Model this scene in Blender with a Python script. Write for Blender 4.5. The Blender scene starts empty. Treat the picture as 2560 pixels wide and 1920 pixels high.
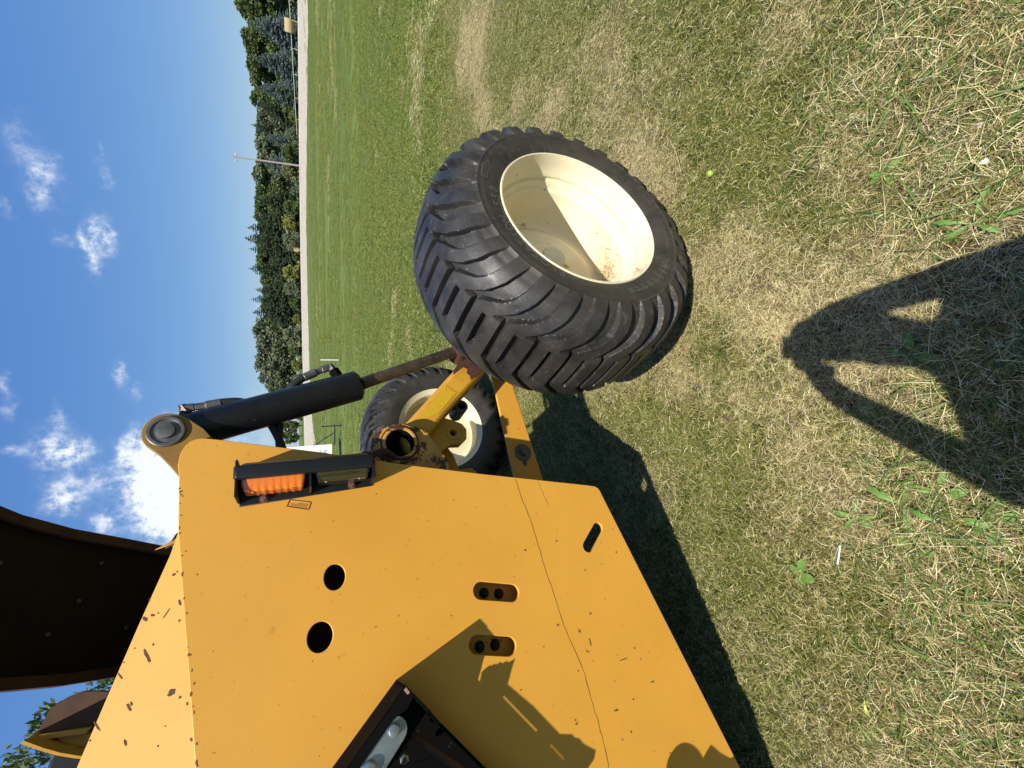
import bpy, bmesh, math, random
import numpy as np
from mathutils import Vector, Matrix, noise
random.seed(7); rng = np.random.default_rng(7)
R = math.radians; PI = math.pi
S = bpy.context.scene
COL = S.collection

# ------------------------------------------------------------------ camera
F_PX, HCAM = 1100.0, 1.433
pitch, roll = math.atan(535/F_PX), 0.019
Fw = Vector((0, math.cos(pitch), -math.sin(pitch))); Rt = Vector((1, 0, 0)); Up = Rt.cross(Fw)
Rt2 = Rt*math.cos(roll) - Up*math.sin(roll); Up2 = Up*math.cos(roll) + Rt*math.sin(roll)
cd = bpy.data.cameras.new('camera'); cam = bpy.data.objects.new('camera', cd); COL.objects.link(cam)
cd.sensor_fit = 'HORIZONTAL'; cd.sensor_width = 36; cd.lens = 36*F_PX/2560
cd.clip_start = 0.02; cd.clip_end = 4000
X, Y, Z = -Up2, Rt2, -Fw                      # the phone was turned a quarter, the picture lies on its side
cam.matrix_world = Matrix(((X.x, Y.x, Z.x, 0), (X.y, Y.y, Z.y, 0), (X.z, Y.z, Z.z, HCAM), (0, 0, 0, 1)))
S.camera = cam

# ------------------------------------------------------------------ sun and sky
sun_travel = Vector((0.071, 0.528, -0.846)).normalized()
sd = bpy.data.lights.new('sun', 'SUN'); sd.energy = 5.0; sd.angle = R(0.53); sd.color = (1.0, 0.95, 0.86)
sun = bpy.data.objects.new('sun', sd); COL.objects.link(sun)
sun.rotation_euler = sun_travel.to_track_quat('-Z', 'Y').to_euler()
w = bpy.data.worlds.new('World'); S.world = w; w.use_nodes = True
nt = w.node_tree; nt.nodes.clear(); N = nt.nodes.new; L = nt.links.new
out = N('ShaderNodeOutputWorld'); bg = N('ShaderNodeBackground'); L(bg.outputs[0], out.inputs[0])
sky = N('ShaderNodeTexSky'); sky.sky_type = 'NISHITA'; sky.sun_disc = False
sky.sun_elevation = R(57.8); sky.sun_rotation = R(187.6); sky.air_density = 1.0; sky.dust_density = 0.3; sky.ozone_density = 2.6
bg.inputs[1].default_value = 0.085
def vm(op, a, b=None, nt_=None):
    n = N('ShaderNodeVectorMath'); n.operation = op
    for i, v in enumerate((a, b)):
        if v is None: continue
        if isinstance(v, (tuple, list)): n.inputs[i].default_value = v
        else: L(v, n.inputs[i])
    return n.outputs['Value'] if op in ('DOT_PRODUCT', 'LENGTH') else n.outputs['Vector']
def ma(op, a, b=None, c=None):
    n = N('ShaderNodeMath'); n.operation = op
    for i, v in enumerate((a, b, c)):
        if v is None: continue
        if isinstance(v, (int, float)): n.inputs[i].default_value = v
        else: L(v, n.inputs[i])
    return n.outputs[0]
tc = N('ShaderNodeTexCoord'); D = tc.outputs['Generated']
wn = N('ShaderNodeTexNoise'); wn.inputs['Scale'].default_value = 34; wn.inputs['Detail'].default_value = 6; wn.inputs['Roughness'].default_value = .62
L(D, wn.inputs['Vector'])
warp = vm('MULTIPLY', vm('SUBTRACT', wn.outputs['Color'], (.5, .5, .5)), (.045, .045, .045))
DW = vm('ADD', D, warp)
clouds = [((0.3606,0.8645,0.3502),.0165,.0269,.35),((0.3252,0.885,0.3331),.0173,.0238,.7),((0.2884,0.8959,0.3378),.0121,.015,.45),((0.2687,0.8874,0.3745),.0055,.0112,.4),((0.3652,0.8912,0.2689),.0058,.0152,.35),((0.3359,0.9045,0.2627),.0069,.0157,.5),((0.2348,0.9157,0.3262),.0098,.0109,.5),((0.2447,0.9215,0.3018),.0065,.0161,.6),((0.211,0.9313,0.2968),.0076,.019,.8),((0.2538,0.9265,0.2779),.0128,.024,.9),((0.0303,0.9621,0.2712),.0071,.0149,.7),((-0.0049,0.9678,0.2519),.0095,.0111,.55),((-0.09,0.9349,0.3432),.0188,.0261,1.),((-0.0971,0.9417,0.3221),.0158,.0153,.8),((-0.0346,0.9402,0.3388),.0071,.0177,.55),((-0.1539,0.9317,0.329),.0193,.0211,.8),((-0.1747,0.9254,0.3363),.018,.0146,.6),((-0.2158,0.9333,0.2868),.0128,.0151,.9),((-0.1443,0.9445,0.2952),.0107,.0155,.5),((-0.1082,0.9597,0.2593),.0083,.0296,.35),((-0.1215,0.9672,0.2231),.0156,.0305,2.2),((-0.1779,0.9611,0.2114),.025,.041,3.0),((-0.2212,0.9558,0.1939),.0173,.0232,3.0),((-0.1246,0.9721,0.1986),.0413,.0423,3.0),((-0.1767,0.9685,0.1752),.0551,.0561,3.0),((0.0126,0.9196,0.3926),.0071,.0155,.5),((-0.0264,0.9207,0.3893),.008,.0096,.4),((-0.083,0.92,0.3829),.0122,.0084,.5),((-0.0614,0.9958,0.0684),.042,.0469,.45),((0.1531,0.9855,0.0736),.0061,.0123,.5)]
acc = None
for c, su, sv, wt in clouds:
    cv = Vector(c).normalized(); v = cv.cross(Vector((0, 0, 1))).normalized(); u = v.cross(cv)
    d = vm('SUBTRACT', DW, tuple(cv))
    a = ma('DIVIDE', vm('DOT_PRODUCT', d, tuple(u)), su*1.25); b = ma('DIVIDE', vm('DOT_PRODUCT', d, tuple(v)), sv*1.25)
    r2 = ma('ADD', ma('MULTIPLY', a, a), ma('MULTIPLY', b, b))
    front = ma('DIVIDE', ma('SUBTRACT', 1.0, vm('DOT_PRODUCT', D, tuple(cv))), .02)     # keeps it on this side of the sky
    g = ma('MULTIPLY', ma('EXPONENT', ma('MULTIPLY', ma('ADD', r2, front), -1.0)), wt)
    acc = g if acc is None else ma('ADD', acc, g)
# scattered fair-weather clouds over the rest of the sky
gn = N('ShaderNodeTexNoise'); gn.inputs['Scale'].default_value = 5.5; gn.inputs['Detail'].default_value = 8; gn.inputs['Roughness'].default_value = .6
L(vm('MULTIPLY', D, (1, 1, 2.2)), gn.inputs['Vector'])
sep = N('ShaderNodeSeparateXYZ'); L(D, sep.inputs[0])
rest = ma('MULTIPLY', ma('MAXIMUM', ma('SUBTRACT', gn.outputs[0], .60), 0), 5.0)
rest = ma('MULTIPLY', rest, ma('LESS_THAN', sep.outputs[1], .35))
n3 = N('ShaderNodeTexNoise'); n3.inputs['Scale'].default_value = 60; n3.inputs['Detail'].default_value = 7; n3.inputs['Roughness'].default_value = .65
L(D, n3.inputs['Vector'])
dens = ma('MULTIPLY', ma('ADD', acc, rest), ma('MAXIMUM', ma('MULTIPLY_ADD', n3.outputs[0], 3.4, -.95), 0))
mask = N('ShaderNodeMapRange'); mask.interpolation_type = 'SMOOTHSTEP'; L(dens, mask.inputs[0])
mask.inputs[1].default_value = .0; mask.inputs[2].default_value = 1.3; mask.inputs[4].default_value = .92
hs = N('ShaderNodeHueSaturation'); hs.inputs['Saturation'].default_value = 1.06; hs.inputs['Value'].default_value = 1.0; L(sky.outputs[0], hs.inputs['Color'])
tn = N('ShaderNodeMix'); tn.data_type = 'RGBA'; tn.blend_type = 'MULTIPLY'; tn.inputs[0].default_value = 1; L(hs.outputs[0], tn.inputs[6]); tn.inputs[7].default_value = (.55, .52, .32, 1)
gm = N('ShaderNodeMix'); gm.data_type = 'RGBA'; gm.blend_type = 'ADD'; gm.inputs[0].default_value = 1; L(tn.outputs[2], gm.inputs[6]); gm.inputs[7].default_value = (.24, 1.02, 3.75, 1)
mx = N('ShaderNodeMix'); mx.data_type = 'RGBA'; L(mask.outputs[0], mx.inputs[0]); L(gm.outputs[2], mx.inputs[6])
mx.inputs[7].default_value = (8.2, 8.6, 9.0, 1)
L(mx.outputs[2], bg.inputs[0])
S.view_settings.view_transform = 'Standard'; S.view_settings.look = 'None'; S.view_settings.exposure = 0.55
S.view_settings.gamma = 1; S.view_settings.use_curve_mapping = False
S.render.engine = 'CYCLES'

# ------------------------------------------------------------------ helpers
def tag(o, label=None, cat=None, group=None, kind=None):
    if label: o['label'] = label
    if cat: o['category'] = cat
    if group: o['group'] = group
    if kind: o['kind'] = kind
    return o
def link(name, me, mat=None, parent=None):
    o = bpy.data.objects.new(name, me); COL.objects.link(o)
    if mat is not None:
        for m in (mat if isinstance(mat, (list, tuple)) else [mat]): me.materials.append(m)
    if parent is not None: o.parent = parent
    return o
def empty(name, loc=(0, 0, 0), rz=0):
    o = bpy.data.objects.new(name, None); COL.objects.link(o); o.location = loc; o.rotation_euler = (0, 0, rz); o.empty_display_size = .1
    return o
def mesh(name, V, Fc, smooth=False):
    me = bpy.data.meshes.new(name); me.from_pydata([tuple(v) for v in V], [], [tuple(f) for f in Fc]); me.update()
    if smooth: me.polygons.foreach_set('use_smooth', [True]*len(me.polygons))
    return me
def npmesh(name, V, Q, smooth=False):
    """fast mesh from an (n,3) array and an (m,4) or (m,3) index array"""
    me = bpy.data.meshes.new(name); V = np.asarray(V, np.float32); Q = np.asarray(Q, np.int32); k = Q.shape[1]
    me.vertices.add(len(V)); me.vertices.foreach_set('co', V.ravel())
    me.loops.add(Q.size); me.loops.foreach_set('vertex_index', Q.ravel())
    me.polygons.add(len(Q)); me.polygons.foreach_set('loop_start', np.arange(len(Q), dtype=np.int32)*k)
    me.polygons.foreach_set('loop_total', np.full(len(Q), k, np.int32))
    me.update(calc_edges=True)
    if smooth: me.polygons.foreach_set('use_smooth', np.ones(len(Q), bool))
    return me
def from_curve(cu):
    o = bpy.data.objects.new('tmp', cu); COL.objects.link(o)
    dg = bpy.context.evaluated_depsgraph_get(); dg.update()
    me = bpy.data.meshes.new_from_object(o.evaluated_get(dg)); bpy.data.objects.remove(o); bpy.data.curves.remove(cu)
    return me
def prism(name, poly, a0, a1, mat, parent, holes=(), bev=.0015, M=None):
    """outline in the (b, z) plane, thick from a0 to a1 along a"""
    cu = bpy.data.curves.new(name, 'CURVE'); cu.dimensions = '2D'; cu.fill_mode = 'BOTH'
    for pl in (poly, *holes):
        sp = cu.splines.new('POLY'); sp.points.add(len(pl)-1); sp.use_cyclic_u = True
        for p, q in zip(sp.points, pl): p.co = (q[0], q[1], 0, 1)
    cu.extrude = max((a1-a0)/2-bev, .0002); cu.bevel_depth = bev; cu.bevel_resolution = 1
    cu.offset = -bev
    me = from_curve(cu); c = (a0+a1)/2
    me.transform(Matrix(((0, 0, 1, c), (1, 0, 0, 0), (0, 1, 0, 0), (0, 0, 0, 1))))
    if M is not None: me.transform(M)
    me.materials.clear()
    return link(name, me, mat, parent)
def slot(c, d, r, n=10):
    """stadium outline between two centres"""
    c, d = Vector(c), Vector(d); ax = (d-c); an = math.atan2(ax.y, ax.x); pts = []
    for k in range(n+1): t = an+PI/2+PI*k/n; pts.append((c.x+r*math.cos(t), c.y+r*math.sin(t)))
    for k in range(n+1): t = an-PI/2+PI*k/n; pts.append((d.x+r*math.cos(t), d.y+r*math.sin(t)))
    return pts
def circ(c, r, n=28, e=1, ph=0): return [(c[0]+r*math.cos(2*PI*k/n+ph), c[1]+r*e*math.sin(2*PI*k/n+ph)) for k in range(n)]
def lathe(name, prof, mat, parent, axis='a', c=(0, 0, 0), n=64, smooth=True, closed=False):
    V = []; Fc = []
    for k in range(n):
        t = 2*PI*k/n; co, si = math.cos(t), math.sin(t)
        for a, r in prof:
            V.append({'a': (c[0]+a, c[1]+r*co, c[2]+r*si), 'z': (c[0]+r*co, c[1]+r*si, c[2]+a), 'b': (c[0]+r*co, c[1]+a, c[2]+r*si)}[axis])
    m = len(prof)
    for k in range(n):
        for j in range(m-1 if not closed else m):
            j2 = (j+1) % m; k2 = (k+1) % n
            Fc.append((k*m+j, k*m+j2, k2*m+j2, k2*m+j))
    me = mesh(name, V, Fc, smooth)
    bm = bmesh.new(); bm.from_mesh(me); bmesh.ops.remove_doubles(bm, verts=bm.verts, dist=1e-6); bmesh.ops.recalc_face_normals(bm, faces=bm.faces); bm.to_mesh(me); bm.free()
    return link(name, me, mat, parent)
def sharp(o, deg=35):
    o.data.polygons.foreach_set('use_smooth', [True]*len(o.data.polygons))
    try: o.data.set_sharp_from_angle(angle=R(deg))
    except Exception: pass
    return o
def tube(name, pts, r, mat, parent, res=8, smooth=True, radii=None):
    cu = bpy.data.curves.new(name, 'CURVE'); cu.dimensions = '3D'; cu.bevel_depth = r; cu.bevel_resolution = res//2; cu.use_fill_caps = True
    sp = cu.splines.new('NURBS' if smooth else 'POLY'); sp.points.add(len(pts)-1)
    if smooth: sp.order_u = 3; sp.use_endpoint_u = True; sp.resolution_u = 6
    for i, (p, q) in enumerate(zip(sp.points, pts)):
        p.co = (*q, 1)
        if radii: p.radius = radii[i]
    me = from_curve(cu); me.materials.clear()
    o = link(name, me, mat, parent); return sharp(o, 50)
def cyl(name, p, q, r, mat, parent, n=32, bev=.004, r2=None):
    """bevel-ended round bar between two points"""
    p, q = Vector(p), Vector(q); d = q-p; ln = d.length; r2 = r if r2 is None else r2
    me = lathe(name, [(0, 0), (0, r-bev), (bev, r), (ln-bev, r2), (ln, r2-bev), (ln, 0)], mat, parent, axis='z', n=n)
    me.data.transform(Matrix.Translation(p) @ d.to_track_quat('Z', 'Y').to_matrix().to_4x4()); return sharp(me, 30)
def hexbolt(name, p, d, r, h, mat, parent, washer=None, n=6):
    p, d = Vector(p), Vector(d).normalized()
    V = []; Fc = []
    def ring(rr, z, m, ph=0):
        s = len(V)
        for k in range(m): V.append((rr*math.cos(2*PI*k/m+ph), rr*math.sin(2*PI*k/m+ph), z))
        return s
    def skirt(s, t, m):
        for k in range(m): Fc.append((s+k, s+(k+1) % m, t+(k+1) % m, t+k))
    z0 = 0
    if washer:
        s = ring(washer, 0, 24); t = ring(washer, .003, 24); skirt(s, t, 24); Fc.append(tuple(range(t, t+24))); z0 = .003
    s = ring(r, z0, n); t = ring(r, z0+h*.85, n); u = ring(r*.88, z0+h, n); skirt(s, t, n); skirt(t, u, n); Fc.append(tuple(range(u, u+n)))
    me = mesh(name, V, Fc); me.transform(Matrix.Translation(p) @ d.to_track_quat('Z', 'Y').to_matrix().to_4x4())
    return link(name, me, mat, parent)
def box(name, lo, hi, mat, parent, bev=0.0, M=None):
    bm = bmesh.new(); bmesh.ops.create_cube(bm, size=1)
    for v in bm.verts:
        for i in range(3): v.co[i] = lo[i]+(v.co[i]+.5)*(hi[i]-lo[i])
    if bev: bmesh.ops.bevel(bm, geom=bm.edges[:], offset=bev, segments=2, affect='EDGES')
    me = bpy.data.meshes.new(name); bm.to_mesh(me); bm.free()
    if M is not None: me.transform(M)
    return link(name, me, mat, parent)

# ------------------------------------------------------------------ materials
def ma2(t, op, a, b):
    n = t.nodes.new('ShaderNodeMath'); n.operation = op
    for i, v in enumerate((a, b)):
        if isinstance(v, (int, float)): n.inputs[i].default_value = v
        else: t.links.new(v, n.inputs[i])
    return n.outputs[0]
def material(name, col, rough=.5, metal=0, spec=.5, var=None, vscale=8, bump=0, bscale=60, flecks=None, fscale=60, fth=.70, fcol=(.10, .035, .02), coat=0, trans=0, distort=0, halo=0):
    m = bpy.data.materials.new(name); m.use_nodes = True; t = m.node_tree; p = t.nodes['Principled BSDF']
    p.inputs['Base Color'].default_value = (*col, 1); p.inputs['Roughness'].default_value = rough; p.inputs['Metallic'].default_value = metal
    p.inputs['Specular IOR Level'].default_value = spec; p.inputs['Coat Weight'].default_value = coat; p.inputs['Transmission Weight'].default_value = trans
    tcn = t.nodes.new('ShaderNodeTexCoord'); co = tcn.outputs['Object']; last = None
    def noise_(sc, det=5, ro=.6):
        n = t.nodes.new('ShaderNodeTexNoise'); n.inputs['Scale'].default_value = sc; n.inputs['Detail'].default_value = det; n.inputs['Roughness'].default_value = ro
        n.inputs['Distortion'].default_value = distort; t.links.new(co, n.inputs['Vector']); return n.outputs[0]
    def ramp(src, lo, hi):
        r = t.nodes.new('ShaderNodeMapRange'); r.interpolation_type = 'SMOOTHSTEP'; t.links.new(src, r.inputs[0]); r.inputs[1].default_value = lo; r.inputs[2].default_value = hi; return r.outputs[0]
    def mix(f, a, b):
        x = t.nodes.new('ShaderNodeMix'); x.data_type = 'RGBA'; t.links.new(f, x.inputs[0])
        for i, v in ((6, a), (7, b)):
            if isinstance(v, tuple): x.inputs[i].default_value = (*v, 1)
            else: t.links.new(v, x.inputs[i])
        return x.outputs[2]
    cur = col
    if var: cur = mix(ramp(noise_(vscale), .3, .7), cur, var)
    if flecks:
        cur = mix(ramp(noise_(fscale, 4, .65), fth, fth+.03), cur, fcol)
    if halo:
        cur = mix(ma2(t, 'MULTIPLY', ramp(noise_(halo, 3, .5), .70, .80), .75), cur, (.42, .16, .02))
        cur = mix(ma2(t, 'MULTIPLY', ramp(noise_(halo*5.3, 2, .5), .725, .76), .9), cur, (.16, .055, .015))
        cur = mix(ma2(t, 'MULTIPLY', ramp(noise_(1.1, 6, .7), .45, .75), .28), cur, (.50, .27, .06))
    if not isinstance(cur, tuple): t.links.new(cur, p.inputs['Base Color'])
    if bump:
        b = t.nodes.new('ShaderNodeBump'); b.inputs['Strength'].default_value = bump; b.inputs['Distance'].default_value = .002
        t.links.new(noise_(bscale, 6, .6), b.inputs['Height']); t.links.new(b.outputs[0], p.inputs['Normal'])
    return m
YEL = (.66, .325, .045)
M_paint = material('yellow_paint', YEL, .42, spec=.35, var=(.59, .280, .036), vscale=1.6, bump=.12, bscale=220, flecks=True, fscale=75, fth=.765, fcol=(.22, .085, .02), halo=19)
M_paint2 = material('worn_yellow_paint', (.60, .31, .03), .45, spec=.35, var=(.50, .24, .025), vscale=9, bump=.15, bscale=160, flecks=True, fscale=34, fth=.66)
M_rustpaint = material('chipped_yellow_paint', (.60, .31, .035), .5, var=(.40, .19, .03), vscale=14, bump=.3, bscale=120, flecks=True, fscale=26, fth=.50, fcol=(.07, .025, .015))
M_decal = material('textured_yellow_grip', (.62, .36, .01), .6, var=(.52, .30, .01), vscale=120, bump=.9, bscale=180)
M_rust = material('rust', (.085, .030, .018), .85, var=(.04, .016, .012), vscale=60, bump=.6, bscale=140)
M_black = material('black_paint', (.004, .005, .008), .34, spec=.28, var=(.009, .008, .008), vscale=10, bump=.15, bscale=120, flecks=True, fscale=55, fth=.68, fcol=(.07, .055, .04))
M_blackflat = material('black_steel', (.003, .003, .003), .85, spec=.06, var=(.005, .0045, .004), vscale=14, flecks=True, fscale=30, fth=.66, fcol=(.07, .05, .045))
M_brown = material('dark_brown_steel', (.022, .012, .007), .7, spec=.2, var=(.012, .007, .005), vscale=4, flecks=True, fscale=11, fth=.74, fcol=(.10, .085, .05))
M_brownedge = material('rusty_flange', (.10, .045, .02), .65, spec=.3, var=(.06, .025, .014), vscale=12)
M_rubber = material('hose_rubber', (.018, .018, .019), .5, spec=.4, bump=.2, bscale=200)
M_steel = material('zinc_plated_steel', (.42, .46, .46), .38, metal=.85, var=(.30, .34, .34), vscale=30, bump=.1, bscale=100)
M_dsteel = material('dull_steel', (.16, .15, .14), .5, metal=.6, var=(.10, .09, .08), vscale=40, bump=.15)
M_rod = material('dirty_chrome_rod', (.10, .07, .045), .40, metal=.35, var=(.035, .028, .022), vscale=22, bump=.2, bscale=90, flecks=True, fscale=40, fth=.62, fcol=(.13, .065, .03))
M_cream = material('cream_rim_paint', (.74, .67, .47), .60, spec=.25, var=(.70, .62, .41), vscale=4, bump=.06, bscale=80, flecks=True, fscale=20, fth=.715, fcol=(.42, .31, .17), halo=11)
M_house = material('lamp_housing_rubber', (.009, .010, .011), .45, spec=.3, bump=.15, bscale=90)
M_redl = material('red_lens', (.16, .006, .014), .15, trans=.1, coat=.5)
M_smokel = material('smoked_lens', (.035, .028, .012), .06, coat=1.0)
def amber():
    m = material('amber_lens', (.95, .22, .015), .15, coat=.6); t = m.node_tree; p = t.nodes['Principled BSDF']
    p.inputs['Transmission Weight'].default_value = .25; p.inputs['Subsurface Weight'].default_value = .2
    return m
M_amber = amber()
def tyre_material():
    m = bpy.data.materials.new('tyre_rubber'); m.use_nodes = True; t = m.node_tree; p = t.nodes['Principled BSDF']
    tcn = t.nodes.new('ShaderNodeTexCoord'); co = tcn.outputs['Object']
    def nz(sc, det, ro, di=0):
        n = t.nodes.new('ShaderNodeTexNoise'); n.inputs['Scale'].default_value = sc; n.inputs['Detail'].default_value = det; n.inputs['Roughness'].default_value = ro; n.inputs['Distortion'].default_value = di
        t.links.new(co, n.inputs['Vector']); return n.outputs[0]
    def rp(s, a, b, mx_=1.0):
        r = t.nodes.new('ShaderNodeMapRange'); t.links.new(s, r.inputs[0]); r.inputs[1].default_value = a; r.inputs[2].default_value = b; r.inputs[4].default_value = mx_; return r.outputs[0]
    def mix(f, a, b):
        x = t.nodes.new('ShaderNodeMix'); x.data_type = 'RGBA'; t.links.new(f, x.inputs[0])
        for i, v in ((6, a), (7, b)):
            if isinstance(v, tuple): x.inputs[i].default_value = (*v, 1)
            else: t.links.new(v, x.inputs[i])
        return x.outputs[2]
    c = mix(rp(nz(9, 6, .65), .40, .68), (.015, .0145, .014), (.044, .040, .036))
    c = mix(rp(nz(38, 5, .7, .6), .60, .78, .8), c, (.16, .145, .125))
    c = mix(rp(nz(130, 3, .6), .70, .76, .7), c, (.24, .22, .19))
    sx = t.nodes.new('ShaderNodeSeparateXYZ'); t.links.new(co, sx.inputs[0])
    rad_ = ma2(t, 'SQRT', ma2(t, 'ADD', ma2(t, 'MULTIPLY', sx.outputs[1], sx.outputs[1]), ma2(t, 'MULTIPLY', sx.outputs[2], sx.outputs[2])), 0)
    c = mix(ma2(t, 'MULTIPLY', rp(rad_, .47, .40), rp(nz(7, 6, .7), .30, .62, .75)), c, (.060, .051, .040))
    low = rp(sx.outputs[2], -.28, -.52)          # mud wiped on the part that rolls in the grass
    c = mix(ma2(t, 'MULTIPLY', low, rp(nz(16, 5, .7), .42, .7, .75)), c, (.11, .085, .055))
    t.links.new(c, p.inputs['Base Color']); p.inputs['Roughness'].default_value = .46; p.inputs['Specular IOR Level'].default_value = .42
    t.links.new(rp(nz(14, 5, .6), .3, .7), p.inputs['Roughness'])
    r = t.nodes.new('ShaderNodeMapRange'); t.links.new(nz(14, 5, .6), r.inputs[0]); r.inputs[1].default_value = .3; r.inputs[2].default_value = .7; r.inputs[3].default_value = .36; r.inputs[4].default_value = .62
    t.links.new(r.outputs[0], p.inputs['Roughness'])
    b = t.nodes.new('ShaderNodeBump'); b.inputs['Strength'].default_value = .35; b.inputs['Distance'].default_value = .002
    t.links.new(nz(95, 7, .68), b.inputs['Height']); t.links.new(b.outputs[0], p.inputs['Normal'])
    return m
M_tyre = tyre_material()
M_mark = material('tyre_lettering', (.115, .105, .09), .6)

# ------------------------------------------------------------------ terrain
AZ = np.radians([-180, -60, -25, -12, -7, -4, 2, 10, 19, 28, 39, 50, 70, 180]); DN = np.array([60, 60, 40, 38, 44, 56, 64, 68, 71, 62, 55, 51, 60, 60.])
DF = np.array([90, 90, 84, 80, 81, 84, 87, 91, 93, 87, 81, 76, 90, 90.])
def height(x, y):
    d = np.hypot(x, y); az = np.arctan2(x, y); dn = np.interp(az, AZ, DN); df = np.interp(az, AZ, DF)
    t = np.clip((d-dn)/(df-dn), 0, 1); h = .60*t**.85
    h = h + np.where(d > df, -.35*np.clip((d-df)/6, 0, 1) + .75*np.clip((d-df-6)/60, 0, 1), 0)
    return h
def fbm(x, y, sc, seed=0, octv=5):
    """vectorised value noise 0..1"""
    x0, y0 = np.asarray(x, float), np.asarray(y, float); x = (x0*.86-y0*.51)*sc+40; y = (x0*.51+y0*.86)*sc+40; tot = 0; amp = 1; s = 0
    for o in range(octv):
        xi = np.floor(x).astype(np.int64); yi = np.floor(y).astype(np.int64); fx = x-xi; fy = y-yi; fx = fx*fx*(3-2*fx); fy = fy*fy*(3-2*fy)
        def hsh(i, j):
            v = (i*374761393 + j*668265263 + (seed+o)*1442695041) & 0xffffffff; v = ((v ^ (v >> 13))*1274126177) & 0xffffffff; return ((v ^ (v >> 16)) & 0xffff)/65535.
        v = (hsh(xi, yi)*(1-fx)+hsh(xi+1, yi)*fx)*(1-fy)+(hsh(xi, yi+1)*(1-fx)+hsh(xi+1, yi+1)*fx)*fy
        tot = tot+v*amp; s += amp; amp *= .55; x, y = (x*.80-y*.60)*2.03+17.1, (x*.60+y*.80)*2.03+9.7
    return tot/s
# the lawn's dry and lush patches where they lie on the ground: x, y, half width, half depth, how much drier
PATCHES = [(3.87, 5.5, 0.78, 0.33, 0.35), (3.17, 5.41, 0.24, 0.22, 0.2), (5.64, 7.76, 0.91, 0.53, 0.15), (3.01, 3.39, 0.26, 0.41, 0.28), (2.25, 3.34, 0.14, 0.13, 0.4), (2.0, 2.79, 0.13, 0.14, 0.35), (1.67, 2.36, 0.1, 0.22, 0.25), (2.7, 3.64, 0.41, 0.23, 0.12), (2.3, 2.54, 0.28, 0.43, -0.4), (2.35, 2.98, 0.18, 0.17, -0.2), (1.98, 2.0, 0.15, 0.28, -0.1), (1.36, 1.84, 0.12, 0.23, 0.05), (1.54, 1.65, 0.15, 0.14, 0.05), (1.13, 0.86, 0.09, 0.22, 0.3), (0.83, 0.68, 0.1, 0.1, 0.28), (0.87, 1.02, 0.15, 0.19, -0.3), (0.89, 0.86, 0.1, 0.1, -0.18), (0.83, 1.46, 0.1, 0.18, 0.12), (0.45, 1.14, 0.13, 0.22, 0.3), (0.25, 0.92, 0.08, 0.15, 0.3), (0.48, 0.81, 0.07, 0.14, -0.25), (-0.07, 0.95, 0.08, 0.14, 0.25), (0.05, 0.64, 0.1, 0.06, 0.1), (-0.07, 0.62, 0.04, 0.05, 0.25), (-0.18, 1.54, 0.13, 0.23, -0.22), (-0.39, 1.19, 0.17, 0.17, -0.15), (0.0, 1.34, 0.08, 0.13, 0.12), (-0.4, 0.67, 0.07, 0.07, 0.35), (-0.29, 0.8, 0.06, 0.08, 0.2), (-0.68, 0.96, 0.14, 0.12, -0.15), (-0.54, 0.61, 0.08, 0.06, 0.15), (-0.87, 0.81, 0.1, 0.11, -0.12), (-0.84, 0.57, 0.09, 0.09, 0.15), (-0.53, 0.45, 0.09, 0.05, 0.12), (-0.95, 1.09, 0.09, 0.09, 0.1), (0.6, 0.71, 0.07, 0.07, 0.1)]
def dryness(x, y):
    base = np.interp(y, [-2, .4, .9, 1.6, 2.4, 3.6, 5.5, 9, 20], [.40, .40, .40, .37, .33, .28, .22, .13, .08])
    n = fbm(x, y, 1.6, 3)-.5; n2 = fbm(x, y, .55, 11)-.5; n3 = fbm(x*.45, y*1.5, 1.1, 21)-.5
    for cx, cy, sx_, sy_, am in PATCHES: base = base+am*1.45*np.exp(-((x-cx)/sx_)**2*1.2-((y-cy)/sy_)**2*1.2)
    n4 = fbm(x*.22, y*1.0+x*.05, 1.3, 51)-.5
    return np.clip(base + n*.85 + n2*.25 + n3*.3 + n4*np.interp(y, [1, 4, 9], [.1, .4, .5]), 0, 1)
def soilness(x, y):
    bare = 1.5*np.exp(-((x-.50)/.16)**2-((y-.50)/.07)**2)+1.1*np.exp(-((x-.62)/.12)**2-((y-.57)/.05)**2)+1.0*np.exp(-((x-.34)/.10)**2-((y-.40)/.05)**2)+.8*np.exp(-((x+.62)/.14)**2-((y-.50)/.05)**2)
    return np.clip((np.interp(y, [0, .55, .8, 1.1], [.8, .55, .2, 0])+bare)*(fbm(x, y, 6.5, 31)-.22), 0, 1)
rad = np.concatenate([np.geomspace(.12, 30, 240), np.geomspace(31, 140, 90), np.geomspace(150, 2500, 20)])
nth = 480; th = np.linspace(0, 2*PI, nth, endpoint=False)
RR, TT = np.meshgrid(rad, th, indexing='ij'); gx = RR*np.sin(TT); gy = RR*np.cos(TT)
gz = height(gx, gy)
V = np.stack([gx, gy, gz], -1).reshape(-1, 3); i = np.arange(len(rad)-1)[:, None]*nth; j = np.arange(nth)[None, :]; j2 = (j+1) % nth
Q = np.stack([i+j, i+nth+j, i+nth+j2, i+j2], -1).reshape(-1, 4)
V = np.vstack([V, [[0, 0, 0]]]); c0 = len(V)-1
me = npmesh('grass_field', V, Q[:, ::-1], True)
bm = bmesh.new(); bm.from_mesh(me); bm.verts.ensure_lookup_table()
for k in range(nth): bm.faces.new((bm.verts[k], bm.verts[c0], bm.verts[(k+1) % nth]))
bmesh.ops.recalc_face_normals(bm, faces=bm.faces); bm.to_mesh(me); bm.free()
at = me.attributes.new('dry', 'FLOAT', 'POINT'); at.data.foreach_set('value', dryness(V[:, 0], V[:, 1]).astype(np.float32))
at = me.attributes.new('soil', 'FLOAT', 'POINT'); at.data.foreach_set('value', soilness(V[:, 0], V[:, 1]).astype(np.float32))
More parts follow.
